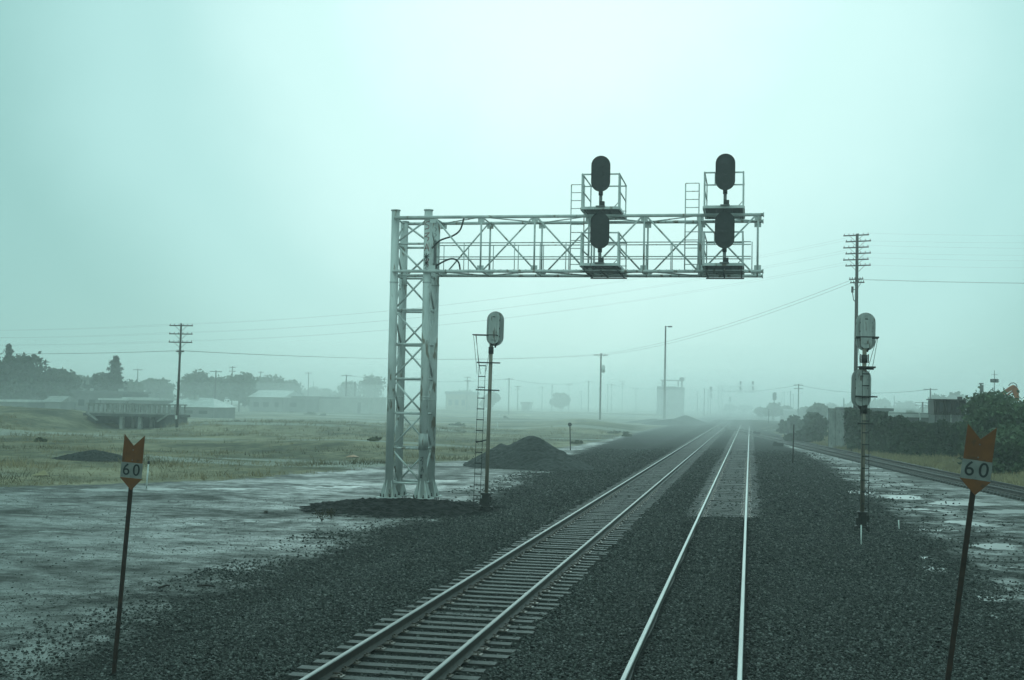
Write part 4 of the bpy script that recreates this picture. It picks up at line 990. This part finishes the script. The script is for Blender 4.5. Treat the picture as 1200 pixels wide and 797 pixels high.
# ivy-covered bank
def ivy_bank():
    root = empty('ivy_bank', (15.0, 104, 0), 'long dark ivy-covered bank between the concrete panels and the leafy bush', 'ivy bank')
    x0, x1 = at(991, 500, 121).x, at(1138, 500, 92).x; xs_ = np.linspace(x0, x1 + 3, 60); V = []; Fq = []
    n = 60; m_ = 16
    for i, x in enumerate(xs_):
        t = i / (n - 1); Yf = 119 - 31 * t ** .75; ht = 3.5 - .85 * min(1, max(0, (t - .22) / .22)) + .12 * math.sin(i * .9) + .1 * math.sin(i * .37)
        for j in range(m_):
            s = j / (m_ - 1); prof = math.sin(min(1, s / .6) * math.pi / 2) ** 1.2
            z = ht * prof * (1 if s < .7 else 1 - (s - .7) * .8) + .1 * math.sin(i * 1.7 + j * 2.3)
            V.append((x - 15.0 + .1 * math.sin(j * 3 + i), Yf + 7.5 * s - 104, max(z, -.2 if j == 0 else z) - (.3 if j in (0, m_ - 1) else 0)))
    for i in range(n - 1):
        for j in range(m_ - 1): Fq.append((i * m_ + j, (i + 1) * m_ + j, (i + 1) * m_ + j + 1, i * m_ + j + 1))
    V = np.array(V); Fq = np.array(Fq); V[:, 2] += .15
    o = np_mesh('earth', V, Fq, M['leaf_ivy'], root)
    r = np.random.default_rng(3); k = r.integers(0, len(Fq), 42000); u, v = r.random(42000)[:, None], r.random(42000)[:, None]
    Q = V[Fq[k]]; c = (Q[:, 0] * (1 - u) + Q[:, 1] * u) * (1 - v) + (Q[:, 3] * (1 - u) + Q[:, 2] * u) * v
    c = c + r.normal(0, .10, c.shape) - np.array([0, .06, 0]); a = r.normal(size=c.shape); a /= np.linalg.norm(a, axis=1)[:, None]
    b2 = np.cross(a, r.normal(size=c.shape)); b2 /= np.linalg.norm(b2, axis=1)[:, None]; s = .11 * r.uniform(.6, 1.4, 42000)[:, None]
    np_mesh('ivy_leaves', np.stack([c - a * s, c + b2 * s * .7, c + a * s, c - b2 * s * .7], 1).reshape(-1, 3), np.arange(42000 * 4).reshape(-1, 4), M['leaf_ivy'], root)
    return root
ivy_bank()
# low scrub dotted over the field
for i, (px, py, Yd, w, h, lab) in enumerate(((365, 480, 250, 14, .9, 'low dark shrub before the long shed, left of two'), (379, 481, 245, 8, .7, 'small dark shrub before the long shed, right of two'), (48, 510, 90, 12, .5, 'small shrub on the grassy hump at the left'), (735, 503, 150, 10, .9, 'dark shrub on the grassy mound near the misty heaps'), (720, 501, 160, 14, .6, 'low scrub on the grassy mound near the transformer pole'), (677, 516, 120, 14, .5, 'low scrub behind the leaning plate post'), (440, 527, 100, 16, .5, 'low scrub left of the gantry tower'), (592, 490, 260, 6, .8, 'dark speck of shrub right of the ladder mast in the field'), (538, 497, 190, 18, .8, 'low scrub seen right of the gantry tower'))):
    p = at(px, py, Yd); tree('bush', p.x, Yd, h * .75, w * 1.25 * Yd / FPX, lab, 'shrubs dotted over the field', m='leaf_scrub', seed=120 + i, n=900, leaf=.10, bush=True, lobes=11, cat='bush')
# weeds at the foot of the gantry mound
for i, (px, py, h, lab) in enumerate(((377, 610, .42, 'straggly brown weed left of the gantry mound'), (388, 606, .30, 'low brown weed at the left foot of the gantry mound'), (312, 600, .10, 'tiny dead weed alone on the muddy lot'))):
    g = G(px, py, .05); k = int(60 * h / .4) + 10; r = np.random.default_rng(i)
    root = empty('weed', (g.x, g.y, Tz(g.x, g.y)), lab, 'weed', 'weeds on the lot'); b = MB()
    for q in range(9):
        a = r.uniform(0, 6.28); b.tube([(0, 0, 0), (math.cos(a) * h * .25, math.sin(a) * h * .25, h * .5), (math.cos(a) * h * .55, math.sin(a) * h * .55, h * r.uniform(.6, 1))], .008, 4)
    b.build('stems', M['weed'], root)
    V, Fv = leaves([(0, 0, h * .55)], [(h * .9, h * .6, h * .45)], int(k * 1.6), .028, i, shell=.1); np_mesh('leaves', V, Fv, M['weed'], root)

# ---------------------------------------------------------------- left: overpass and buildings
def overpass():
    Yd = 131.0; x0, x1 = at(103, 485, Yd).x, at(197, 485, Yd).x; cx = (x0 + x1) / 2; W = x1 - x0; zd = at(150, 485, Yd).z
    root = empty('overpass', (cx, Yd, 0), 'low concrete overpass with a post railing between grassy banks', 'overpass')
    b = MB(); b.box((0, 2.2, zd - .16), (W + 1.2, 4.4, .32)); b.build('deck', M['concrete_dark'], root)
    b = MB(); n = 17
    for k in range(n): b.box((-W / 2 + W * k / (n - 1), .1, zd + .52), (.14, .14, 1.04))
    b.box((0, .1, zd + 1.08), (W + .5, .2, .14)); b.box((0, .1, zd + .08), (W + .5, .22, .16)); b.box((.6, .1, zd + .62), (.34, .24, 1.24))
    b.build('railing', M['concrete'], root)
    b = MB(); 
    for k in range(n): b.box((-W / 2 + W * k / (n - 1), 4.2, zd + .52), (.14, .14, 1.04))
    b.box((0, 4.2, zd + 1.08), (W + .5, .2, .14)); b.build('railing', M['concrete'], root)
    for x, zz in ((-W * .10, zd - .32), (W * .13, zd - .32)):
        for y_ in (.6, 3.4): b = MB(); b.box((x, y_, zz / 2 - .2), (.38, .5, zz + .4)); b.build('pier', M['concrete'], root)
    for s in (-1, 1):
        b = MB(); b.prism([(s * W / 2, zd + .05), (s * (W / 2 + .15), zd - .05), (s * (W / 2 - 1.2), zd - .85), (s * (W / 2 - 1.25), zd - .72)], -.25, .1); b.build('wing_wall', M['concrete'], root)
        b = MB(); b.box((s * (W / 2 - .2), 2.4, zd / 2 - .4), (1.0, 3.9, zd + .1)); b.build('abutment', M['concrete_dark'], root)
    b = MB(); b.box((0, 4.6, zd / 2 - .3), (W, .2, zd - .1)); b.build('back_wall', M['concrete_dark'], root)
overpass()
def house(px0, px1, yb, ye, yr, Yd, depth, label, wallm='wall_pale', roofm='roof_white', kind='gable', name='shed', windows=0, group='buildings along the left horizon', hang=.4, doors=0):
    a, b_ = at(px0, yb, Yd), at(px1, yb, Yd); cx = (a.x + b_.x) / 2; W = b_.x - a.x; z0 = min(Tz(cx, Yd), a.z) - .3; ze = at((px0 + px1) / 2, ye, Yd).z; zr = at((px0 + px1) / 2, yr, Yd).z
    root = empty(name, (cx, Yd, z0), label, 'building', group); he, hr = ze - z0, zr - z0
    b = MB(); b.box((0, depth / 2, he / 2), (W, depth, he)); b.build('wall', M[wallm], root)
    r = MB(); h = hang
    if kind == 'flat': r.box((0, depth / 2, he + max(.15, (hr - he) / 2)), (W + 2 * h, depth + 2 * h, max(.3, hr - he)))
    elif kind == 'gable':   # ridge along x
        M90 = Matrix.Rotation(math.pi / 2, 4, 'Z')
        poly = [(-h, he + .002), (depth + h, he + .002), (depth / 2, hr)]
        n0 = [(-W / 2 - h, y, z) for y, z in poly] + [(W / 2 + h, y, z) for y, z in poly]
        r.add(n0, [(0, 1, 2), (3, 5, 4), (0, 3, 4, 1), (1, 4, 5, 2), (2, 5, 3, 0)])
    elif kind == 'hip':
        q = W * .24; n0 = [(-W / 2 - h, -h, he + .002), (W / 2 + h, -h, he + .002), (W / 2 + h, depth + h, he + .002), (-W / 2 - h, depth + h, he + .002), (-W / 2 + q, depth / 2, hr), (W / 2 - q, depth / 2, hr)]
        r.add(n0, [(3, 2, 1, 0), (0, 1, 5, 4), (1, 2, 5), (2, 3, 4, 5), (3, 0, 4)])
    rf = r.build('roof', M[roofm], root)
    if W > 7 and kind != 'gable':
        rv = random.Random(int(px0)); 
        for k in range(3): x = -W / 2 + W * rv.uniform(.1, .9); v = MB(); v.box((x, depth * .4, hr + .1), (.5, .5, .7)); v.build('vent', M['wall_pale'], rf)
    for k in range(windows):
        x = -W / 2 + W * (k + .7) / (windows + .4); w = MB(); w.box((x, -.02, he * .58), (min(1.6, W / windows * .5), .08, he * .28)); w.build('window', M['glass'], root)
    for k in range(doors):
        x = W * (.2 + .3 * k); w = MB(); w.box((x, -.03, he * .36), (min(3, W * .12), .08, he * .7)); w.build('door', M['wall_grey'], root)
    return root
house(192, 250, 484, 477, 466, 196, 9, 'bungalow with a pale hipped roof right of the overpass', 'wall_grey', 'roof_white', 'hip', 'house', 3)
house(146, 178, 484, 469, 466, 200, 8, 'low dark shed with a bright white roof edge behind the overpass', 'wall_grey', 'roof_white', 'flat', 'shed', 2)
house(86, 142, 484, 461, 458, 205, 10, 'long dark flat-roofed building left of the overpass', 'wall_grey', 'roof_grey', 'flat', 'building', 4)
house(118, 146, 484, 469, 467, 199, 5, 'narrow low shed with pale fascia at the middle of the overpass', 'wall_grey', 'roof_white', 'flat', 'shed', 1)
house(0, 33, 484, 471, 468.5, 195, 6, 'low shed with pale roof under the big trees at the left edge', 'wall_grey', 'roof_white', 'flat', 'shed', 2)
house(52, 70, 484, 471, 464, 198, 5, 'small pale gabled hut beneath the dark trees', 'wall_grey', 'concrete', 'gable', 'hut', 0)
house(292, 331, 484, 465.5, 457, 285, 14, 'building with a bright white gabled roof in the left distance', 'wall_grey', 'roof_white', 'gable', 'building', 3, doors=1)
house(330, 357, 483, 467, 464, 290, 12, 'low dark-roofed link building beside the white gabled roof', 'wall_grey', 'roof_grey', 'flat', 'building', 1)
house(356, 399, 483, 467, 465, 300, 16, 'long plain pale shed in the left distance', 'wall_pale', 'roof_grey', 'flat', 'shed', 0)
house(398, 430.5, 484, 466, 464.5, 296, 16, 'white block shed nearest the gantry tower', 'wall_pale', 'roof_white', 'flat', 'shed', 0, doors=1)
house(522, 548, 484, 462, 459, 430, 18, 'hazy tan brick building between gantry tower and ladder mast', 'wall_tan', 'roof_grey', 'flat', 'building', 3)
house(611, 620, 484, 474, 471, 460, 6, 'small faint hut in the middle of the misty field', 'wall_grey', 'roof_grey', 'flat', 'hut', 1)
# grain tower in the mist
def tower():
    Yd = 420.; a, b_ = at(769, 487, Yd), at(801, 487, Yd); cx = (a.x + b_.x) / 2; W = b_.x - a.x; h = at(785, 453, Yd).z
    root = empty('mill_tower', (cx, Yd, 0), 'ghostly square mill tower behind the tall lamp post', 'tower building')
    b = MB(); b.box((-W * .12, W * .3, h / 2), (W * .74, W * .6, h)); b.box((W * .375, W * .3, h * .49), (W * .25, W * .55, h * .98)); b.build('wall', M['wall_grey'], root)
    b = MB()
    for x in (-W * .3, W * .28):
        for y in (.3, W * .5): b.bar((x, y, h), (x, y, h + 2.1), .25)
    b.box((0, W * .28, h + 2.1), (W * .75, W * .55, .3)); b.build('roof_frame', M['steel_dark'], root)
    b = MB(); b.tube([(W * .42, .6, h * .96), (W * .42, .6, h + 1.9)], .3, 8); b.tube([(W * .42, .6, h + 1.9), (W * .42, .6, h + 3.1)], .85, 12); b.build('vent', M['steel_dark'], root)
    for k in range(4):
        w = MB(); w.box((-W * .3 + k * W * .17, -.03, h * (.35 if k % 2 else .6)), (.9, .1, 1.4)); w.build('window', M['glass'], root)
tower()
# ---------------------------------------------------------------- right: yard beyond the spur
YG = 'buildings right of the tracks'
house(962, 1096, 492, 483.5, 478, 260, 30, 'very long low warehouse with a white roof on the right horizon', 'wall_grey', 'roof_white', 'flat', 'warehouse', 0, YG)
house(1108, 1150, 492, 480, 476, 240, 12, 'pale-roofed shed glimpsed behind the corrugated hut', 'wall_grey', 'roof_white', 'flat', 'shed', 0, YG)
house(915, 938, 488, 482, 479.5, 330, 12, 'small pale shed in the mist beside the thin pole row', 'wall_pale', 'roof_white', 'flat', 'shed', 0, YG)
# concrete panel wall
def panels():
    root = empty('panel_wall', (0, 0, 0), 'two tall pale precast panels standing at the left end of the ivy bank', 'panel wall')
    a = at(971.5, 512, 124); b_ = at(990, 500, 119); 
    segs = [(971.5, 980, 478.5, 515, 125, 124), (980.3, 990, 480, 502, 124, 122)]
    loc = Vector((a.x, 124, 0)); root.location = loc
    for (p0, p1, yt, yb, Y0, Y1) in segs:
        A = at(p0, yt, Y0); B = at(p1, yt, Y1); b = MB(); d = Vector((B.x - A.x, Y1 - Y0, 0)); L = d.length; ang = math.atan2(d.y, d.x); zt = A.z
        b.box(Vector(((A.x + B.x) / 2, (Y0 + Y1) / 2, zt / 2 - .05)) - loc, (L - .04, .16, zt + .1), rz=ang)
        b.box(Vector(((A.x + B.x) / 2, (Y0 + Y1) / 2 - .1, zt * .46)) - loc, (L - .02, .05, .06), rz=ang, mi=1)
        b.bar(Vector((A.x, Y0 - .05, 0)) - loc, Vector((A.x, Y0 - .05, zt + .02)) - loc, .12, mi=1)
        b.build('panel', [M['concrete'], M['concrete_dark']], root)
panels()
def hut():
    Yd = 106.; a, b_ = at(1094.5, 500, Yd), at(1131, 500, Yd); cx = (a.x + b_.x) / 2; W = b_.x - a.x; zt = at(1112, 467.5, Yd).z; zm = at(1112, 486, Yd).z
    root = empty('corrugated_hut', (cx, Yd, 0), 'dark corrugated iron hut with a paler lower wall, left of the leafy bush', 'hut')
    def corr(b, z0, z1, y, mi=0, inset=0):
        n = 34; pts = [(-W / 2 + inset + (W - 2 * inset) * k / n, y + (.05 if k % 2 else -.05)) for k in range(n + 1)]
        for k in range(n):
            (xa, ya), (xb, yb) = pts[k], pts[k + 1]
            b.add([(xa, ya, z0), (xb, yb, z0), (xb, yb, z1), (xa, ya, z1), (xa, ya + .04, z0), (xb, yb + .04, z0), (xb, yb + .04, z1), (xa, ya + .04, z1)], [(0, 1, 2, 3), (7, 6, 5, 4), (3, 2, 6, 7), (0, 4, 5, 1)], mi)
    b = MB(); corr(b, zm, zt - .1, 0); b.box((0, 1.8, (zm + zt) / 2 - .08), (W, 3.4, zt - zm - .1)); b.build('wall', M['corrugated'], root)
    b = MB(); corr(b, -.2, zm - .01, .12, 0, .05); b.box((0, 1.85, zm / 2 - .1), (W - .1, 3.3, zm + .1)); b.build('lower_wall', M['corrugated_pale'], root)
    b = MB(); b.box((0, 1.7, zt - .06), (W + .25, 3.9, .09)); b.box((W / 2 - .35, .4, zt + .07), (.35, .3, .25)); b.bar((W / 2 - .1, -.1, zt + .1), (W / 2 + .25, -.1, zt - 1.1), .12); b.build('roof', M['corrugated'], root)
    for k in range(3): w = MB(); w.box((-W * .28 + k * .62, -.08, (zm + zt) / 2 - .05), (.28, .05, (zt - zm) * .62)); w.build('window_slot', M['black'], root)
    b = MB(); b.box((.1, -.02, zm * .55), (.14, .1, zm * .9)); b.build('post', M['concrete'], root)
hut()
def conveyor():
    Yd = 110.; a = at(1041, 483, Yd); b_ = at(1096, 486, Yd); loc = Vector((a.x, Yd, 0)); root = empty('loading_frame', loc, 'long raised beam on props running to the corrugated hut', 'steel frame')
    W = b_.x - a.x; z = a.z; b = MB(); b.box((W / 2, 0, z - .25), (W, .5, .30)); b.box((W / 2, -.1, z - .01), (W, .2, .06)); b.build('beam', M['roof_white'], root)
    b = MB(); b.bar((.1, -.35, z - .25), (2.0, -.5, z - 1.25), .14); b.build('brace', M['steel'], root)
    for px, in ((1076.5,),):
        x = at(px, 490, Yd).x - loc.x; b = MB(); b.bar((x, -.3, z), (x + .18, -.35, z - 1.1), .12); b.build('prop', M['white'], root)
    b = MB(); b.box((W * .47, -.1, z + .1), (.7, .4, .16)); b.build('crate', M['white'], root)
    for q in (.05, .35, .65, .95): b = MB(); b.box((W * q, .1, (z - .3) / 2), (.16, .16, z - .3)); b.build('leg', M['steel_dark'], root)
conveyor()
# dark block added as the shade behind the beam; shed roof behind the bank
house(1043, 1092, 500, 488, 486.5, 119, 5, 'dark shed-shaped block added as the shade behind the long raised beam', 'wall_grey', 'roof_grey', 'flat', 'shed', 3, YG)
h_ = house(988, 1042, 492, 481.5, 480, 130, 6, 'low dark flat shed roof above the ivy bank, left part', 'wall_grey', 'roof_grey', 'flat', 'shed', 0, YG)
# excavator: only boom and stick rise over the bush
def excavator():
    Yd = 112.; def_ = at(1187, 455, Yd); loc = Vector((at(1165, 500, Yd).x, Yd, 0))
    root = empty('excavator', loc, 'orange excavator whose bent boom rises above the leafy bush', 'excavator')
    P_ = lambda px, py: at(px, py, Yd) - loc
    a, k, e = P_(1158, 469), P_(1187, 452.5), P_(1192.5, 466)
    b = MB(); poly = [(1152, 474), (1166, 465.5), (1183, 453), (1187, 451), (1190, 454), (1186, 457), (1176, 463), (1160, 474)]
    pl = [(P_(x, y).x, P_(x, y).z) for x, y in poly]; b.prism(pl, -.22, .22)
    b.build('boom', M['excav'], root)
    poly = [(1184.5, 453), (1189, 451.5), (1193, 456), (1194, 470), (1190.5, 470), (1187.5, 462)]
    b = MB(); b.prism([(P_(x, y).x, P_(x, y).z) for x, y in poly], -.16, .16); b.build('stick', M['excav'], root)
    b = MB(); pts = [P_(1182, 452) , P_(1184.5, 449.2), P_(1188, 448.6), P_(1191, 450.5), P_(1192, 454)]; b.tube(pts, .035, 6); b.build('hydraulic_hose', M['black'], root)
    b = MB(); b.tube([P_(1180, 463.5), P_(1186.5, 458.5)], .07, 8); b.build('hydraulic_cylinder', M['excav'], root)
    b = MB(); b.box((-1.8, 1.4, 2.1), (3.0, 2.6, 1.5)); b.box((-2.0, .6, 2.6), (1.2, 1.1, 1.6)); b.build('body', M['excav'], root, bevel=.08)
    b = MB()
    for s in (.2, 2.4): b.prism([(-3.6, .5), (-3.2, 1.0), (.0, 1.0), (.4, .5), (.0, .1), (-3.2, .1)], s, s + .6)
    b.build('tracks', M['iron'], root)
excavator()
def basket_mast():
    Yd = 150.; z = lambda y_: at(1165, y_, Yd).z; loc = Vector((at(1165.3, 470, Yd).x, Yd, Tz(47, Yd))); root = empty('antenna_mast', loc, 'thin mast with a round basket of floodlights above the leafy bush', 'mast'); o = loc.z
    b = MB(); b.tube([(0, 0, -.2), (0, 0, z(434) - o)], [.09, .03], 8); b.build('pole', M['steel_dark'], root)
    b = MB(); zb_ = z(446) - o
    for k in range(6): a = k * math.pi / 3; b.box((.32 * math.cos(a), .32 * math.sin(a), zb_), (.24, .24, .36), rz=a)
    b.tube([(0, 0, zb_ - .22), (0, 0, zb_ - .16)], .42, 14); b.build('lamp_basket', M['steel_dark'], root)
    b = MB(); b.bar((-.35, 0, z(439) - o), (.35, 0, z(439) - o), .04); b.build('crossarm', M['steel_dark'], root)
    loc2 = Vector((at(1149.3, 470, 140).x, 140, Tz(43, 140))); r2 = empty('vent_pipe', loc2, 'short capped stack just left of the floodlight mast', 'stack'); zt = at(1149, 450, 140).z - loc2.z
    b = MB(); b.tube([(0, 0, -.2), (0, 0, zt)], .1, 8); b.box((.12, 0, zt - .45), (.28, .24, .7)); b.build('pipe', M['steel_dark'], r2); b = MB(); b.box((.05, 0, zt + .04), (.45, .3, .1)); b.build('cap', M['steel_dark'], r2)
basket_mast()
# ---------------------------------------------------------------- litter and small things
g = G(412, 531, .3); b = MB(); r = random.Random(2)
b.add([(-.42, 0, 0), (.0, -.1, .02), (.42, 0, .04), (.5, .3, .0), (.1, .25, .15), (-.3, .3, .08), (-.1, .1, .12), (.25, .12, .10)], [(0, 1, 6), (1, 7, 6), (1, 2, 7), (2, 3, 7), (7, 3, 4), (6, 7, 4), (0, 6, 5), (6, 4, 5), (0, 5, 3), (0, 3, 1), (1, 3, 2), (5, 4, 3)])
o = b.build('plastic_sheet', M['cloth_litter'], loc=(g.x, g.y, Tz(g.x, g.y) + .02)); tag(o, 'crumpled salmon-pink plastic sheet lying in the field grass', 'litter')
g = G(46, 558, .1); b = MB()
b.add([(-.4, 0, 0), (.0, -.1, .02), (.4, 0, .04), (.4, .3, .0), (.1, .25, .26), (-.3, .3, .1)], [(0, 1, 4), (1, 2, 4), (2, 3, 4), (0, 4, 5), (0, 5, 3), (0, 3, 1), (1, 3, 2), (5, 4, 3)])
o = b.build('tan_rag', M['grass_dry'], loc=(g.x, g.y, Tz(g.x, g.y) + .02)); tag(o, 'tan clump of dead matter in the grass left of the sign', 'litter')
for (x0, y0, x1, y1, lab) in ((186, 692, 199, 689, 'short dark stick on the mud nearest the left sign post'), (231, 689, 252, 690, 'longer dark stick on the mud, right of the other stick')):
    a, c = G(x0, y0, .0), G(x1, y1, .0); a.z = Tz(a.x, a.y) + .02; c.z = Tz(c.x, c.y) + .03; m_ = (a + c) / 2 + Vector((.02, .03, .02)); o_ = a.copy()
    b = MB(); b.tube([a - o_, m_ - o_, c - o_], [.02, .026, .014], 6); tag(b.build('stick', M['stick'], loc=o_), lab, 'stick', 'sticks on the mud')
# switch stands and dark lumps beside the far crossing
for px, py, lab in ((887, 509, 'low dark switch machine beside the crossing of the tracks'), (912, 523, 'small dark box on the ballast by the spur')):
    g = G(px, py, .25); root = empty('switch_machine', (g.x, g.y, Tz(g.x, g.y)), lab, 'switch machine', 'switch machines'); b = MB(); b.box((0, 0, .18), (1.0, .5, .3)); b.build('case', M['iron'], root, bevel=.03); b = MB(); b.box((-.3, 0, .38), (.3, .3, .12)); b.build('motor_cover', M['iron'], root, bevel=.02)

# ---------------------------------------------------------------- the air
def volume(name, lo, hi, dens, col, label, ell=False):
    b = MB(); c = [(lo[i] + hi[i]) / 2 for i in range(3)]; b.box((0, 0, 0), [hi[i] - lo[i] for i in range(3)])
    m = bpy.data.materials.new(name + '_air'); m.use_nodes = True; t = m.node_tree; t.nodes.clear(); o = t.nodes.new('ShaderNodeOutputMaterial'); v = t.nodes.new('ShaderNodeVolumePrincipled')
    v.inputs['Color'].default_value = (*col, 1); v.inputs['Density'].default_value = dens; v.inputs['Anisotropy'].default_value = .68; t.links.new(v.outputs[0], o.inputs['Volume'])
    ob = b.build(name, m, loc=c); return tag(ob, label, 'haze', kind='stuff')
volume('haze', (-2450, -35, -2.0), (2450, 2950, 26), .0010, (.96, .985, .985), 'pale blue-green rain haze filling the air')

def mist(c, r, dens, label):
    b = MB(); n1, n2 = 32, 16; vs = []; fs = []
    for i in range(n2 + 1):
        for j in range(n1):
            th = math.pi * i / n2; ph = 2 * math.pi * j / n1; k = 1 + .06 * math.sin(3 * ph + c[1]) * math.sin(th)
            vs.append((r[0] * k * math.sin(th) * math.cos(ph), r[1] * k * math.sin(th) * math.sin(ph), r[2] * math.cos(th)))
    for i in range(n2):
        for j in range(n1): fs.append((i * n1 + j, i * n1 + (j + 1) % n1, (i + 1) * n1 + (j + 1) % n1, (i + 1) * n1 + j))
    b.add(vs, fs); m = bpy.data.materials.new('mist_air'); m.use_nodes = True; t = m.node_tree; t.nodes.clear(); o = t.nodes.new('ShaderNodeOutputMaterial'); v = t.nodes.new('ShaderNodeVolumePrincipled')
    v.inputs['Color'].default_value = (.96, .99, .98, 1); v.inputs['Density'].default_value = dens; v.inputs['Anisotropy'].default_value = .68; t.links.new(v.outputs[0], o.inputs['Volume'])
    bm = b.build('mist', m, loc=c); return tag(bm, label, 'mist', kind='stuff')
for rz_, de_ in ((9, .0013), (15, .0010), (22, .0008)): mist((0, 560 + rz_, 0), (900, 505, rz_), de_, 'wide bank of fog closing off the distance')
mist((-4, 300, 1), (15, 215, 8), .0009, 'bank of pale mist lying along the far tracks')
mist((-24, 330, 1), (26, 120, 12), .0015, 'puff of pale mist around the foot of the tall lamp post')
